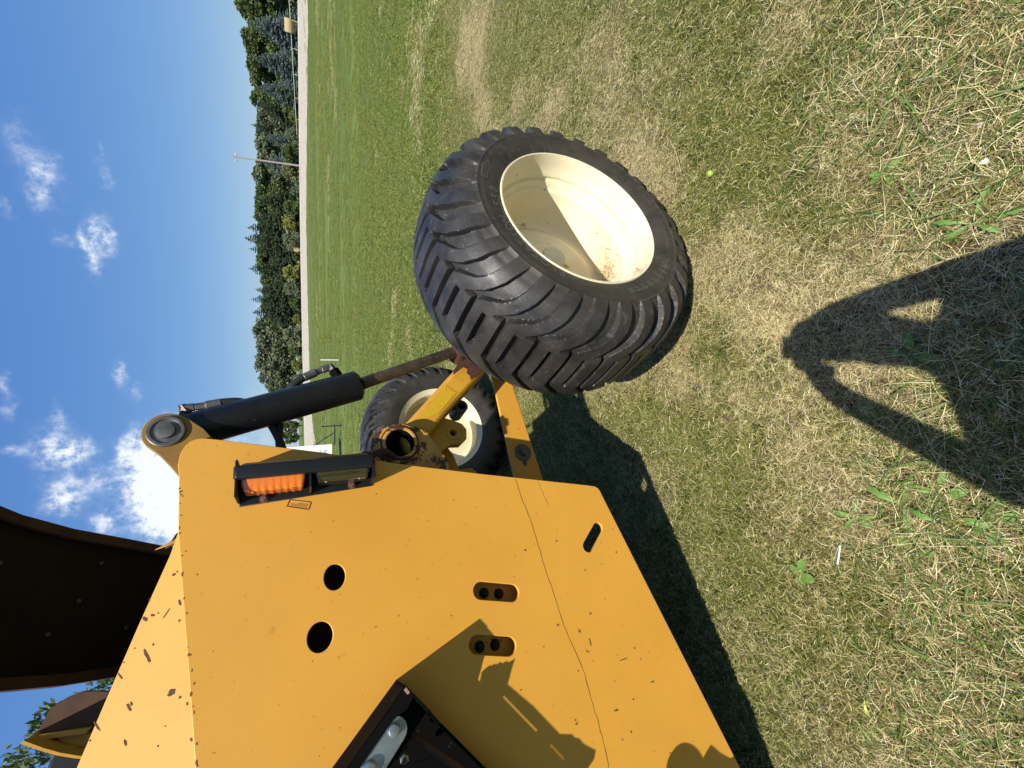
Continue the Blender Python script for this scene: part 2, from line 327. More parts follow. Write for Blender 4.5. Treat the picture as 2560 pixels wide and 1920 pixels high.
def ground_material():
    m = bpy.data.materials.new('lawn_ground'); m.use_nodes = True; t = m.node_tree; p = t.nodes['Principled BSDF']; nd = t.nodes.new; lk = t.links.new
    p.inputs['Roughness'].default_value = .9; p.inputs['Specular IOR Level'].default_value = .1
    geo = nd('ShaderNodeNewGeometry'); pos = geo.outputs['Position']
    def nz(sc, det=5, ro=.6, vec=None, st=(1, 1, 1)):
        mp = nd('ShaderNodeVectorMath'); mp.operation = 'MULTIPLY'; lk(vec or pos, mp.inputs[0]); mp.inputs[1].default_value = st
        n = nd('ShaderNodeTexNoise'); n.inputs['Scale'].default_value = sc; n.inputs['Detail'].default_value = det; n.inputs['Roughness'].default_value = ro; lk(mp.outputs[0], n.inputs['Vector']); return n.outputs[0]
    def rp(s, a, b, lo=0., hi=1.):
        r = nd('ShaderNodeMapRange'); r.interpolation_type = 'SMOOTHSTEP'; lk(s, r.inputs[0]); r.inputs[1].default_value = a; r.inputs[2].default_value = b; r.inputs[3].default_value = lo; r.inputs[4].default_value = hi; return r.outputs[0]
    def mix(f, a, b):
        x = nd('ShaderNodeMix'); x.data_type = 'RGBA'; lk(f, x.inputs[0])
        for i_, v in ((6, a), (7, b)):
            if isinstance(v, tuple): x.inputs[i_].default_value = (*v, 1)
            else: lk(v, x.inputs[i_])
        return x.outputs[2]
    dry = nd('ShaderNodeAttribute'); dry.attribute_name = 'dry'; soil = nd('ShaderNodeAttribute'); soil.attribute_name = 'soil'
    straw = mix(rp(nz(90, 6, .7), .35, .65), (.055, .042, .024), (.22, .17, .095))
    green = mix(rp(nz(60, 6, .7), .35, .65), (.020, .028, .007), (.075, .095, .025))
    near = mix(rp(ma2(t, 'ADD', dry.outputs['Fac'], ma2(t, 'MULTIPLY', ma2(t, 'SUBTRACT', nz(14, 6, .7), .5), .9)), .35, .62), green, straw)
    near = mix(rp(ma2(t, 'ADD', soil.outputs['Fac'], ma2(t, 'MULTIPLY', ma2(t, 'SUBTRACT', nz(25, 6, .7), .5), .5)), .22, .40), near, (.090, .075, .068))
    # far lawn: mown green with long streaks left by the mower, running across the view
    rot = nd('ShaderNodeVectorRotate'); rot.rotation_type = 'Z_AXIS'; rot.inputs['Angle'].default_value = R(6); lk(pos, rot.inputs['Vector'])
    st1 = nz(1.0, 5, .65, rot.outputs[0], (.05, .75, 1)); st2 = nz(1.0, 7, .78, rot.outputs[0], (.30, 2.6, 1)); fine = nz(9, 8, .82, None, (1, 1, 1)); bigp = nz(.06, 4, .6)
    st3 = nz(1.0, 4, .6, rot.outputs[0], (.02, .17, 1))
    far = mix(rp(st1, .42, .60), (.085, .122, .020), (.140, .182, .038))
    far = mix(rp(st2, .50, .70, 0, .85), far, (.155, .210, .055))
    far = mix(rp(st3, .46, .56, 0, .9), far, (.058, .092, .015))
    far = mix(rp(nz(1.0, 4, .6, rot.outputs[0], (.012, .30, 1)), .55, .66, 0, .6), far, (.165, .190, .070))
    far = mix(rp(bigp, .45, .7, 0, .5), far, (.075, .100, .022))
    far = mix(rp(nz(1.0, 8, .85, rot.outputs[0], (2.2, 9, 1)), .42, .60, 0, .7), far, (.042, .070, .012))
    far = mix(rp(nz(1.3, 8, .85, rot.outputs[0], (1.6, 7, 1)), .48, .64, 0, .7), far, (.210, .245, .080))
    far = mix(rp(nz(.05, 5, .7, None, (1, 2.5, 1)), .50, .66, 0, .55), far, (.120, .130, .036))
    far = mix(rp(fine, .42, .70, 0, .4), far, (.180, .205, .080))
    far = mix(rp(nz(3.1, 6, .8, None, (.8, 1.6, 1)), .54, .66, 0, .6), far, (.060, .095, .016))
    sx = nd('ShaderNodeSeparateXYZ'); lk(pos, sx.inputs[0])
    ln = nd('ShaderNodeVectorMath'); ln.operation = 'LENGTH'; lk(pos, ln.inputs[0])
    col = mix(rp(ln.outputs['Value'], 3.5, 8.0), near, far)
    lk(col, p.inputs['Base Color'])
    b = nd('ShaderNodeBump'); b.inputs['Strength'].default_value = .9; b.inputs['Distance'].default_value = .03
    lk(nz(28, 8, .75), b.inputs['Height']); lk(b.outputs[0], p.inputs['Normal'])
    return m
M_ground = ground_material()
tag(link('grass_field', me, M_ground), kind='structure')

def strip(name, fa, fb, mat, rows, lift, az0=-26, az1=60, n=200):
    V, Fc = [], []
    azs = np.radians(np.linspace(az0, az1, n))
    for a in azs:
        dn = np.interp(a, AZ, DN); df = np.interp(a, AZ, DF); jn = .9*(noise.noise(Vector((a*40, 0, 3))))+1.1*noise.noise(Vector((a*150, 0, 3)))
        for k in range(rows+1):
            f = fa+(fb-fa)*k/rows; d = dn+(df-dn)*f+(jn if k == 0 else 0); x, y = d*math.sin(a), d*math.cos(a)
            V.append((x, y, float(height(np.array(x), np.array(y)))+lift))
    m = rows+1
    for i_ in range(n-1):
        for k in range(rows): Fc.append((i_*m+k, (i_+1)*m+k, (i_+1)*m+k+1, i_*m+k+1))
    return tag(link(name, mesh(name, V, Fc, True), mat), kind='structure')
M_gravel = material('gravel', (.34, .305, .235), .95, spec=.1, var=(.46, .42, .34), vscale=2.6, bump=1, bscale=9, flecks=True, fscale=3.5, fth=.56, fcol=(.21, .18, .13))
M_road = material('packed_gravel_road', (.46, .42, .355), .95, spec=.1, var=(.41, .37, .31), vscale=.4)
strip('gravel_shoulder', 0, .80, M_gravel, 8, .02)
strip('gravel_road', .80, 1.0, M_road, 3, .024)

# ------------------------------------------------------------------ the baler: axle frame a (towards the camera side), b, z
ORI = Vector((.4965, 1.489, 0)); YAW = -1.1155
baler = empty('farm_implement', ORI, YAW)
tag(baler, 'large yellow hay machine with cream rimmed flotation wheels and a black hydraulic cylinder', 'farm machine')

# ---- tyre: height field of chevron lugs on a revolved profile
PROF = np.array([(.218,.296),(.226,.303),(.236,.335),(.242,.37),(.240,.41),(.225,.45),(.19,.485),(.14,.512),(.08,.528),(0,.534),(-.085,.535),(-.15,.526),(-.20,.503),(-.236,.462),(-.246,.42),(-.246,.37),(-.238,.335),(-.228,.303),(-.218,.296)])
PROF = PROF[::-1]
sg = np.r_[0, np.cumsum(np.hypot(*np.diff(PROF, axis=0).T))]; s0 = np.interp(-.085, PROF[:, 0][7:11], sg[7:11])
sgr = sg-s0
NP_, P_ = 27, 360/27.
def raised(s, ph):
    """1 on a lug, 0 in a groove; s = arc from the centre rib, ph in degrees"""
    def half(s, ph):
        lo = np.interp(s, [.19, .206, .229, .251, .277, .324, .385], [138.9, 140.2, 144.1, 148.2, 150.9, 153, 154.4])
        hi = np.interp(s, [.171, .209, .245, .299, .385], [144.9, 150.3, 154.6, 158.3, 161.5])
        u = (ph-138.2) % P_
        g1 = (s >= -.004) & (s < .20) & (u < 1.9)
        u2 = (ph-144.3) % P_
        g2 = (s > .012) & (s < .178) & (u2 < 1.7)
        ul = (ph-lo) % P_; width = hi-lo
        val = (s > .192) & (ul > width)
        return ~(g1 | g2 | val)
    def left(s, ph):
        q = -s
        c = ph-112*np.minimum(q, .14)-25*np.maximum(q-.14, 0)                                # groove runs on diagonally
        u = (c-138.0) % P_
        g = (u < np.interp(q, [0, .1, .2, .3, .385], [2.2, 3.6, 5.2, 6.6, 6.8]))
        u3 = (c-145.4) % P_; g3 = (q > .13) & (q < .17) & (u3 < 1.6)
        return ~(g | g3)
    return np.where(s >= 0, half(s, ph), left(s, ph))
def make_tyre():
    n1 = 44; sv = np.unique(np.concatenate([np.linspace(sgr[0], -.36, 14), np.linspace(-.36, .39, 190), np.linspace(.39, sgr[-1], 18)]))
    pv = np.linspace(0, P_, n1, endpoint=False)
    rr_ = np.random.default_rng(1); acc_ = 0; K = 10
    for k in range(K):
        ds = rr_.uniform(-.0014, .0014); dp = rr_.uniform(-.16, .16); acc_ = acc_+raised(sv[:, None]+ds, pv[None, :]+dp).astype(float)
    Hh = acc_/K
    fade = np.interp(sv, [-.235, -.205, -.165, -.12, .20, .30, .355, .385, .394], [0, .25, .8, 1, .90, .74, .58, .26, 0])[:, None]
    # carcass = groove floor; lugs stand up to the outer profile
    a_ = np.interp(sv, sgr, PROF[:, 0]); r_ = np.interp(sv, sgr, PROF[:, 1])
    # smooth the profile
    ker = np.array([1, 2, 3, 2, 1.])/9
    for _ in range(6):
        a_[2:-2] = np.convolve(a_, ker, 'valid'); r_[2:-2] = np.convolve(r_, ker, 'valid')
    na = np.gradient(r_, sv); nr = -np.gradient(a_, sv); ln = np.hypot(na, nr); na, nr = na/ln, nr/ln
    sgn = 1 if nr[len(sv)//2] > 0 else -1; na, nr = na*sgn, nr*sgn
    dep = -.030*fade*(1-Hh)
    # ring lines near the bead and at the edge of the tread
    extra = .0022*np.exp(-((sv-.395)/.004)**2)+.0014*np.exp(-((sv-.421)/.002)**2)
    for k in range(5): extra = extra+.0016*np.exp(-((sv-(.468+.006*k))/.0014)**2)
    dep = dep+extra[:, None]
    full = np.tile(dep, (1, NP_)); ang = np.radians((pv[None, :]+P_*np.arange(NP_)[:, None]).ravel())
    # small irregular wear
    wear = np.array([[0]])
    Aa = a_[:, None]+na[:, None]*full; Rr = r_[:, None]+nr[:, None]*full
    Vv = np.stack([Aa, Rr*np.cos(ang), Rr*np.sin(ang)], -1)
    # slight bulge and flat where it stands on the ground
    z = Vv[..., 2]; flat = np.clip(-z-.505, 0, None); Vv[..., 2] = np.where(z < -.505, -.505-flat*.35, z)
    Vv = Vv.reshape(-1, 3); m = len(ang); i_ = np.arange(len(sv)-1)[:, None]*m; j_ = np.arange(m)[None, :]; k_ = (j_+1) % m
    Qq = np.stack([i_+j_, i_+k_, i_+m+k_, i_+m+j_], -1).reshape(-1, 4)
    me = npmesh('tyre', Vv, Qq, True)
    bm = bmesh.new(); bm.from_mesh(me); bmesh.ops.recalc_face_normals(bm, faces=bm.faces); bm.to_mesh(me); bm.free()
    me.polygons.foreach_set('use_smooth', [True]*len(me.polygons))
    try: me.set_sharp_from_angle(angle=R(32))
    except Exception: pass
    return me
def side_text(body, phi0, step, rbase, size, flip=False, afun=None):
    """letters set one after another round the sidewall; returns verts, faces"""
    V, Fc = [], []
    for k, ch in enumerate(body):
        if ch == ' ': continue
        cu = bpy.data.curves.new('t', 'FONT'); cu.body = ch; cu.size = size; cu.align_x = 'CENTER'; cu.fill_mode = 'NONE' if False else 'FRONT'
        cu.offset = 0; me = from_curve(cu)
        ph = math.radians(phi0+step*k); s = len(V)
        for v in me.vertices:
            x, y = v.co.x, v.co.y
            if not flip: r = rbase+y; t = ph - x/rbase      # seen from outside, b to the right, z up -> clockwise is decreasing phi
            else: r = rbase-y; t = ph + x/rbase
            V.append((afun(r), r*math.cos(t), r*math.sin(t)))
        for p in me.polygons: Fc.append([s+i_ for i_ in p.vertices])
        bpy.data.meshes.remove(me)
    return V, Fc
def side_a(r): return float(np.interp(r, [.296, .303, .335, .37, .41, .45], [.218, .226, .236, .242, .240, .225]))+.0012
def outline_text(body, phi0, step, rbase, size, wid=.0014, smallcaps=False):
    """raised outline letters (thin ridges)"""
    V, Fc = [], []
    for k, ch in enumerate(body):
        if ch == ' ': continue
        cu = bpy.data.curves.new('t', 'FONT'); cu.body = ch; cu.size = size; cu.align_x = 'CENTER'; cu.resolution_u = 3
        me = from_curve(cu); ph = math.radians(phi0+step*k)
        bm = bmesh.new(); bm.from_mesh(me); bmesh.ops.remove_doubles(bm, verts=bm.verts, dist=1e-5)
        for e in bm.edges:
            if len(e.link_faces) == 1:
                p, q = e.verts[0].co, e.verts[1].co; d = (q-p)
                if d.length < 1e-6: continue
                nrm = Vector((-d.y, d.x, 0)).normalized()*wid; s = len(V)
                for w_ in (p-nrm, p+nrm, q+nrm, q-nrm):
                    r = rbase+w_.y; t = ph-w_.x/rbase; V.append((side_a(r), r*math.cos(t), r*math.sin(t)))
                Fc.append((s, s+1, s+2, s+3))
        bm.free(); bpy.data.meshes.remove(me)
    return V, Fc
tyre_me = make_tyre()
RIM = [(.214,.3005),(.224,.3045),(.2285,.3020),(.2275,.2975),(.215,.2945),(.190,.2925),(.152,.2880),(.147,.2855),(.139,.2855),(.134,.2890),(.128,.2885),(.122,.2800),(.108,.2740),(.101,.2735),(.095,.2655),(.088,.2620),(.080,.2620),(-.045,.2600),(-.066,.2560),(-.078,.248),(-.083,.237),(-.080,.226),(-.072,.216),(-.069,.204),(-.072,.190),(-.078,.06),(-.078,.012)]
RIMB = [(-.086,.012),(-.086,.24),(-.088,.262),(-.205,.268),(-.222,.298),(-.228,.304),(-.214,.3005)]
CAPP = [(-.078,.088),(-.070,.087),(-.068,.064),(-.060,.060),(-.020,.052),(.004,.050),(.010,.046),(.011,.0)]
def make_wheel(loc, rz, spin=0, label=None):
    wh = bpy.data.objects.new('wheel', None); COL.objects.link(wh); wh.parent = baler; wh.location = loc; wh.rotation_euler = (0, 0, rz)
    if label: wh['label'] = label
    return wh
wheel = make_wheel((0, 0, .515), 0); wheel.rotation_euler = (0, -.03, 0)
tyre = link('tyre', tyre_me, M_tyre, wheel)
rim = lathe('rim', RIM+RIMB, M_cream, wheel, n=120, closed=True); sharp(rim, 28)
hub = lathe('hub_cap', CAPP, M_cream, wheel, n=40); sharp(hub, 28)
for k in range(8):
    t = 2*PI*k/8+.3; hexbolt('wheel_nut', (-.0775, .115*math.cos(t), .115*math.sin(t)), (1, 0, 0), .012, .013, M_cream, wheel)
cyl('valve_stem', (-.05, .235*math.cos(-2.2), .235*math.sin(-2.2)), (-.005, .215*math.cos(-2.2), .215*math.sin(-2.2)), .006, M_rubber, wheel, 10, .001)
V1, F1 = outline_text('FLOTATION 558', 150, -5.6, .318, .040)
V2, F2 = outline_text('550/45-22.5', -34, -5.4, .368, .036, .0008)
def add(A_, B_):
    s = len(A_[0]); A_[0].extend(B_[0]); A_[1].extend([[s+i_ for i_ in f] for f in B_[1]])
LT = (V1, F1); add(LT, (V2, F2))
add(LT, outline_text('Alliance', -128, -5.6, .335, .046, .0009))
# small raised text lines and indicator ticks near the upper right of the sidewall
for line, (rr0, n_) in enumerate(((.405, 20), (.396, 24), (.387, 22), (.378, 24), (.369, 16))):
    add(LT, side_text('LOAD INFLATION MAX KG SPEED LI'[:n_], 42-line*1.5, -1.6, rr0, .0085, False, side_a))
def ridge(r0, r1, p0, p1, wdt=.0011):
    n = max(2, int(abs(p1-p0)/1.2)+2); V, Fc = [], []
    for k in range(n):
        u = k/(n-1); r = r0+(r1-r0)*u; t = math.radians(p0+(p1-p0)*u)
        if abs(p1-p0) > .01: 
            for q in (-wdt, wdt): V.append((side_a(r+q), (r+q)*math.cos(t), (r+q)*math.sin(t)))
        else:
            for q in (-wdt, wdt): V.append((side_a(r), r*math.cos(t+q/r), r*math.sin(t+q/r)))
        if k: s = 2*k; Fc.append((s-2, s-1, s+1, s))
    return V, Fc
for p_ in (52, 44, 34, 22, 12): add(LT, ridge(.303, .335 if p_ != 44 else .372, p_, p_))
# rotation arrow
arr = [(76, .355), (69, .355), (69, .348), (62.5, .365), (69, .382), (69, .375), (76, .375), (76, .355)]
for (p0, r0), (p1, r1) in zip(arr, arr[1:]): add(LT, ridge(r0, r1, p0, p1 if abs(p1-p0) > .01 else p0))
for r0, r1, p0, p1 in ((.352, .352, -122, -168), (.392, .392, -122, -168), (.352, .392, -122, -122), (.352, .392, -168, -168)): add(LT, ridge(r0, r1, p0, p1, .0009))
for p0, p1 in ((-95, -112),): 
    for rr0 in (.352, .390): add(LT, ridge(rr0, rr0, p0, p1, .0008))
lett = link('sidewall_lettering', mesh('sidewall_lettering', *LT), M_mark, tyre); lett['kind'] = 'stuff'
# straw and chaff lying in the bottom of the dish
M_straw = material('dry_straw', (.48, .37, .19), .8, var=(.30, .22, .10), vscale=60)
V, Fc = [], []
def blade(V, Fc, p, d, ln, wd, n=2, bend=0.0):
    d = Vector(d).normalized(); sdv = d.cross(Vector((0, 0, 1))); sdv = sdv.normalized() if sdv.length > .05 else Vector((1, 0, 0)); s = len(V)
    for k in range(n+1):
        u = k/n; c = Vector(p)+d*ln*u+Vector((0, 0, -bend*u*u*ln)); w_ = wd*(1-.75*u)
        V.append(tuple(c-sdv*w_)); V.append(tuple(c+sdv*w_))
        if k: Fc.append((s+2*k-2, s+2*k-1, s+2*k+1, s+2*k))
for k in range(420):
    t = random.gauss(-100, 13); a = random.gauss(.0, .035) if k < 300 else random.gauss(.155, .03)
    rr0 = (.2615 if a < .1 else .2895)-random.random()**2*(.030 if a < .1 else .010); t = R(t-30 if a > .1 else t)
    blade(V, Fc, (a, rr0*math.cos(t), rr0*math.sin(t)), (random.uniform(-1, 1), random.uniform(-1, 1), random.uniform(-.5, .6)), random.uniform(.012, .05), .0009, 2)
chaff = tag(link('loose_straw', mesh('loose_straw', V, Fc), M_straw), 'little heap of dry straw lying inside the near cream wheel rim', 'straw', kind='stuff')
chaff.location = ORI+Vector((0, 0, .515)); chaff.rotation_euler = (0, 0, YAW)
# far wheel: the same wheel seen from its inner side
wheel2 = make_wheel((-1.97, -.03, .515), PI)
def cpy(o, par):
    c = o.copy(); COL.objects.link(c); c.parent = par
    for ch in list(o.children): cpy(ch, c)
    return c
for ch in (tyre, rim, hub): cpy(ch, wheel2)

# ---- side plate with its holes
plate_out = [(-0.6895,1.7067),(-0.6660,1.7105),(-0.6526,1.7094),(-0.6380,1.7080),(-0.6261,1.7040),(-0.6150,1.6985),(-0.6050,1.6905),(-0.5985,1.6790),(-0.5965,1.6636),(-0.6023,1.6323),(-0.6605,1.3795),(-0.7207,1.1467),(-0.7754,0.9085),(-0.8607,0.513),(-0.8680,0.4850),(-0.8754,0.4746),(-0.8870,0.4690),(-0.9024,0.4660),(-1.2208,0.3890),(-1.5095,0.3185),(-1.7525,0.2590),(-1.86,0.236),(-2.6,.236),(-2.6,1.49),(-1.4884,1.6103),(-1.3107,1.6340),(-1.0728,1.6657),(-0.9002,1.6888),(-0.8334,1.6975)]
holes = [circ((-1.001, 1.356), .0315, e=.82, ph=.2), circ((-1.130, 1.395), .0335, e=.86, ph=.3),
         slot((-1.1130,.9700), (-1.1385,.8790), .0235), slot((-1.2415,1.0070), (-1.2675,.9190), .0235), slot((-1.0080,.5210), (-1.0580,.5790), .0185)]
prism('side_plate', plate_out, -.212, -.200, M_paint, baler, holes, bev=.0016)
# bent-back top panel
fold = [(-0.8334,1.6975),(-0.9002,1.6888),(-1.0728,1.6657),(-1.3107,1.6340),(-1.4884,1.6103),(-2.6,1.462)]
top = [(-0.2,-0.8334,1.6962),(-0.210,-0.882,1.711),(-0.241,-1.017,1.763),(-0.272,-1.158,1.815),(-0.293,-1.255,1.850),(-0.321,-1.394,1.894),(-.36,-2.6,2.20)]
_P0 = Vector((-.2015, -.8334, 1.6975)); _e = Vector((0, -1, -.1333)).normalized(); _t = Vector((-math.sin(R(24)), 0, math.cos(R(24)))); _n = _e.cross(_t).normalized()
top[0] = (-.2015, -.8334, 1.6975)
top = [tuple(Vector(p)-_n*((Vector(p)-_P0).dot(_n))) for p in top]
V = [(-.2015, b, z) for b, z in fold]+top; nf = len(fold)
Fc = [(0, 1, nf+2, nf+1), (1, 2, nf+3, nf+2), (2, 3, nf+5, nf+4, nf+3), (3, 4, nf+6-1+0, nf+5)] 
if _n.x < 0: _n = -_n
bm = bmesh.new(); vs = [bm.verts.new(v) for v in V]; vb = [bm.verts.new(Vector(v)-_n*.010) for v in V]
loop = list(range(nf))+list(range(len(V)-1, nf, -1))
bm.faces.new([vs[i_] for i_ in loop]); bm.faces.new([vb[i_] for i_ in loop[::-1]])
for k in range(len(loop)):
    p_, q_ = loop[k], loop[(k+1) % len(loop)]; bm.faces.new([vs[q_], vs[p_], vb[p_], vb[q_]])
bmesh.ops.recalc_face_normals(bm, faces=bm.faces)
me = bpy.data.meshes.new('top_panel'); bm.to_mesh(me); bm.free()
M_paintL = material('yellow_paint_top', (.58, .295, .060), .6, spec=.2, var=(.54, .27, .052), vscale=3, bump=.1, bscale=220)
link('top_panel', me, M_paintL, baler)
# rust chips where paint has come off (flat marks with their own shape)
chips = [(-0.207,-0.928,1.700,.0099,.0055,.20),(-0.204,-0.923,1.694,.0033,.0033,0),(-0.204,-0.991,1.684,.0055,.0144,.20),(-0.235,-1.009,1.752,.0166,.0066,-.80),(-0.228,-1.005,1.737,.0099,.0044,-.50),(-0.223,-1.003,1.726,.0033,.0033,0),(-0.205,-1.029,1.682,.0044,.0055,0),(-0.235,-1.084,1.742,.0066,.0331,.35),(-0.229,-1.065,1.731,.0039,.0050,0),(-0.216,-1.166,1.688,.0210,.0133,.50),(-0.209,-1.179,1.671,.0066,.0044,0),(-0.252,-1.175,1.767,.0055,.0188,.40),(-0.250,-1.169,1.763,.0044,.0088,.30),(-0.256,-1.237,1.767,.0050,.0144,.30),(-0.229,-1.257,1.706,.0033,.0033,0),(-0.258,-1.112,1.790,.0033,.0166,.50),(-0.278,-1.195,1.824,.0039,.0276,.50),(-0.204,-1.194,1.656,.0039,.0061,.20),(-0.202,-1.260,1.645,.0039,.0072,.30),(-0.216,-1.007,1.709,.0022,.0243,-.80),(-0.245,-1.064,1.767,.0022,.0028,0),(-0.255,-1.087,1.786,.0022,.0028,0),(-0.223,-1.225,1.695,.0022,.0022,0),(-0.284,-1.218,1.833,.0028,.0039,0),(-0.231,-0.971,1.746,.0028,.0055,.50)]
nrm = _n.copy(); e1 = Vector((0, -.99, -.13)); e1 = (e1-nrm*e1.dot(nrm)).normalized(); e2 = nrm.cross(e1)
V, Fc = [], []
def blot(c, ex, ey, n, rx, ry, seed, m=16, jag=.35):
    s = len(V)
    for k in range(m):
        t = 2*PI*k/m; q = 1+jag*noise.noise(Vector((math.cos(t)*2+seed*3.1, math.sin(t)*2, seed)))*1.6
        V.append(tuple(Vector(c)+ex*(rx*q*math.cos(t))+ey*(ry*q*math.sin(t))+n))
    Fc.append(tuple(range(s, s+m)))
for k, (a, b, z, ww, hh, an) in enumerate(chips):
    a, b, z = Vector((a, b, z))-_n*((Vector((a, b, z))-_P0).dot(_n))
    # image x (chip width) is down the panel, image y is along -b
    dn_ = -e2 if e2.z > 0 else e2
    ex = dn_*math.cos(an)+e1*math.sin(an)*-1; ey = e1*math.cos(an)+dn_*math.sin(an)
    blot((a, b, z), ex, ey, nrm*.0007, ww*.40+.0004, hh*.46+.0004, k)
link('rust_chips', mesh('rust_chips', V, Fc), M_rust, baler)['kind'] = 'stuff'
# flecks along the fold and scattered on the side plate
V, Fc = [], []; rnd = random.Random(5)
EX, EY = Vector((0, 1, 0)), Vector((0, 0, 1))
for k in range(26):
    b = rnd.uniform(-1.31, -.70); z = float(np.interp(-b, [.69, .8334, 1.3107], [1.7067, 1.6975, 1.6340]))-abs(rnd.gauss(0, .004))-.0015
    blot((-.1996, b, z), EX, EY, Vector((.0002, 0, 0)), rnd.uniform(.0015, .0045), rnd.uniform(.0008, .002), k, 8)
for k in range(50):
    b = rnd.gauss(-1.15, .22); z = rnd.gauss(.66+(-b-.9)*.12, .16)
    if z > 1.0 or z < .42+(-b-.9)*-.2 or b > -.95: continue
    s_ = rnd.choice((.0012, .0015, .002, .003)); blot((-.1996, b, z), EX, EY, Vector((.0001, 0, 0)), s_, s_*rnd.uniform(.6, 1.6), k, 8)
link('rust_flecks', mesh('rust_flecks', V, Fc), material('rust_spot', (.20, .075, .02), .8), baler)['kind'] = 'stuff'
V, Fc = [], []
for b, z, rx, ry in ((-1.39, .56, .0014, .014), (-1.32, .66, .010, .0022), (-.688, 1.545, .004, .003), (-1.5, .63, .002, .008), (-1.47, .48, .002, .007), (-1.56, .60, .003, .003)): blot((-.1996, b, z), EX, EY, Vector((.0002, 0, 0)), rx, ry, b*9, 8)
link('scratches', mesh('scratches', V, Fc), material('dark_scratch', (.10, .07, .02), .7), baler)['kind'] = 'stuff'
# seam lines: a long crack in the paint and a short one
def line(name, pts, w_, mat, par, a=-.1996):
    V, Fc = [], []; fine = []
    for p, q in zip(pts, pts[1:]):
        for k in range(4): fine.append((p[0]+(q[0]-p[0])*k/4, p[1]+(q[1]-p[1])*k/4+random.uniform(-.0012, .0012)))
    fine.append(pts[-1])
    for k, (b, z) in enumerate(fine):
        ww = w_*random.uniform(.6, 1.3); V += [(a, b, z-ww), (a, b, z+ww)]
        if k: Fc.append((2*k-2, 2*k-1, 2*k+1, 2*k))
    return link(name, mesh(name, V, Fc), mat, par)
M_crack = material('paint_crack', (.10, .04, .012), .8)
line('paint_crack', [(-.8065,.788),(-.8443,.7845),(-.8645,.782),(-.9404,.7672),(-1.0014,.7611),(-1.0507,.7569),(-1.0927,.754),(-1.1462,.7462),(-1.209,.7402),(-1.2592,.734),(-1.2984,.725),(-1.3376,.7136),(-1.3959,.7033),(-1.4549,.7024),(-1.5132,.6965),(-1.5681,.6958),(-1.6114,.6981),(-1.8,.69)], .00085, M_crack, baler)
line('paint_crack', [(-.8220,.7075),(-.8503,.7028),(-.8823,.6961),(-.9103,.6868)], .0005, M_crack, baler)
# outlined rectangle mark with comb lines, and its dark dot
dq = [(-.787,1.4575),(-.8004,1.4061),(-.82,1.4125),(-.8042,1.4643)]
def quadline(p, q, w_):
    d = Vector((q[0]-p[0], q[1]-p[1])); n_ = Vector((-d.y, d.x)).normalized()*w_; s = len(V)
    for c, sg_ in ((p, -1), (p, 1), (q, 1), (q, -1)): V.append((-.1994, c[0]+n_.x*sg_, c[1]+n_.y*sg_))
    Fc.append((s, s+1, s+2, s+3))
V, Fc = [], []
for k in range(4): quadline(dq[k], dq[(k+1) % 4], .0013 if k % 2 else .0009)
for k in range(2, 15):
    u = k/16.; p = [dq[0][i_]+(dq[1][i_]-dq[0][i_])*u for i_ in (0, 1)]; q = [dq[3][i_]+(dq[2][i_]-dq[3][i_])*u for i_ in (0, 1)]
    u0 = .35 if k < 7 else .15; p2 = [p[i_]+(q[i_]-p[i_])*(u0+.2*random.random()) for i_ in (0, 1)]; quadline(p2, [p[i_]+(q[i_]-p[i_])*.96 for i_ in (0, 1)], .00035)
link('rectangle_mark', mesh('rectangle_mark', V, Fc), material('dark_red_ink', (.06, .012, .008), .7), baler)['kind'] = 'stuff'
# rear stiffening plate seen through the slots, with its bolts
prism('inner_plate', [(-.93,1.10),(-.97,.62),(-1.9,.50),(-1.9,1.20)], -.262, -.252, M_paint2, baler)
for b, z in ((-1.1218,.9452),(-1.1335,.8996),(-1.2534,.9848),(-1.2598,.9384)):
    hexbolt('bolt', (-.252, b, z), (1, 0, 0), .009, .010, M_black, baler, washer=.015)

# ---- body of the machine behind the plate (in the shade of it)
prism('far_side_plate', [(b-.10, z-.02) for b, z in [(-.66,1.62),(-.62,1.40),(-.74,.95),(-.92,.56),(-1.6,.40),(-2.5,.34),(-2.5,1.62)]], -1.56, -1.548, M_paint2, baler)
body = [(-.78,1.55),(-.80,1.10),(-.98,.62),(-1.7,.44),(-2.5,.40),(-2.5,1.55)]
prism('bale_chamber', body, -1.545, -.30, M_brown, baler)
# lower cross beam under the body with its brackets
box('axle_beam', (-1.74, -.80, .84), (-.40, -.70, .94), M_paint2, baler, .01)
# gusset plate carrying the cylinder pin
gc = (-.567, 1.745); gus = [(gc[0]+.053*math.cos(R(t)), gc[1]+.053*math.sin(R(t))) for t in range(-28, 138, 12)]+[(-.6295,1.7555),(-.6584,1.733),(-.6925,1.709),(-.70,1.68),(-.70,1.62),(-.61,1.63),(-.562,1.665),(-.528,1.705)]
prism('pin_plate', gus, -.236, -.2165, material('shaded_yellow_paint', (.27, .155, .035), .55, spec=.25, var=(.20, .11, .025), vscale=9, flecks=True, fscale=40, fth=.68), baler, bev=.002)  # yellow darkened to stand in for shade on this plate; flecks are wear
pin = lathe('pin', [(0, 0), (.0, .0425), (.006, .0425), (.008, .040), (.008, .034), (.004, .031), (.004, .022), (.012, .020), (.013, .016), (.013, 0)], M_dsteel, baler, c=(-.2165, gc[0], gc[1]), n=40); sharp(pin, 25)
cyl('pin_shaft', (-.36, gc[0], gc[1]), (-.22, gc[0], gc[1]), .02, M_dsteel, baler)
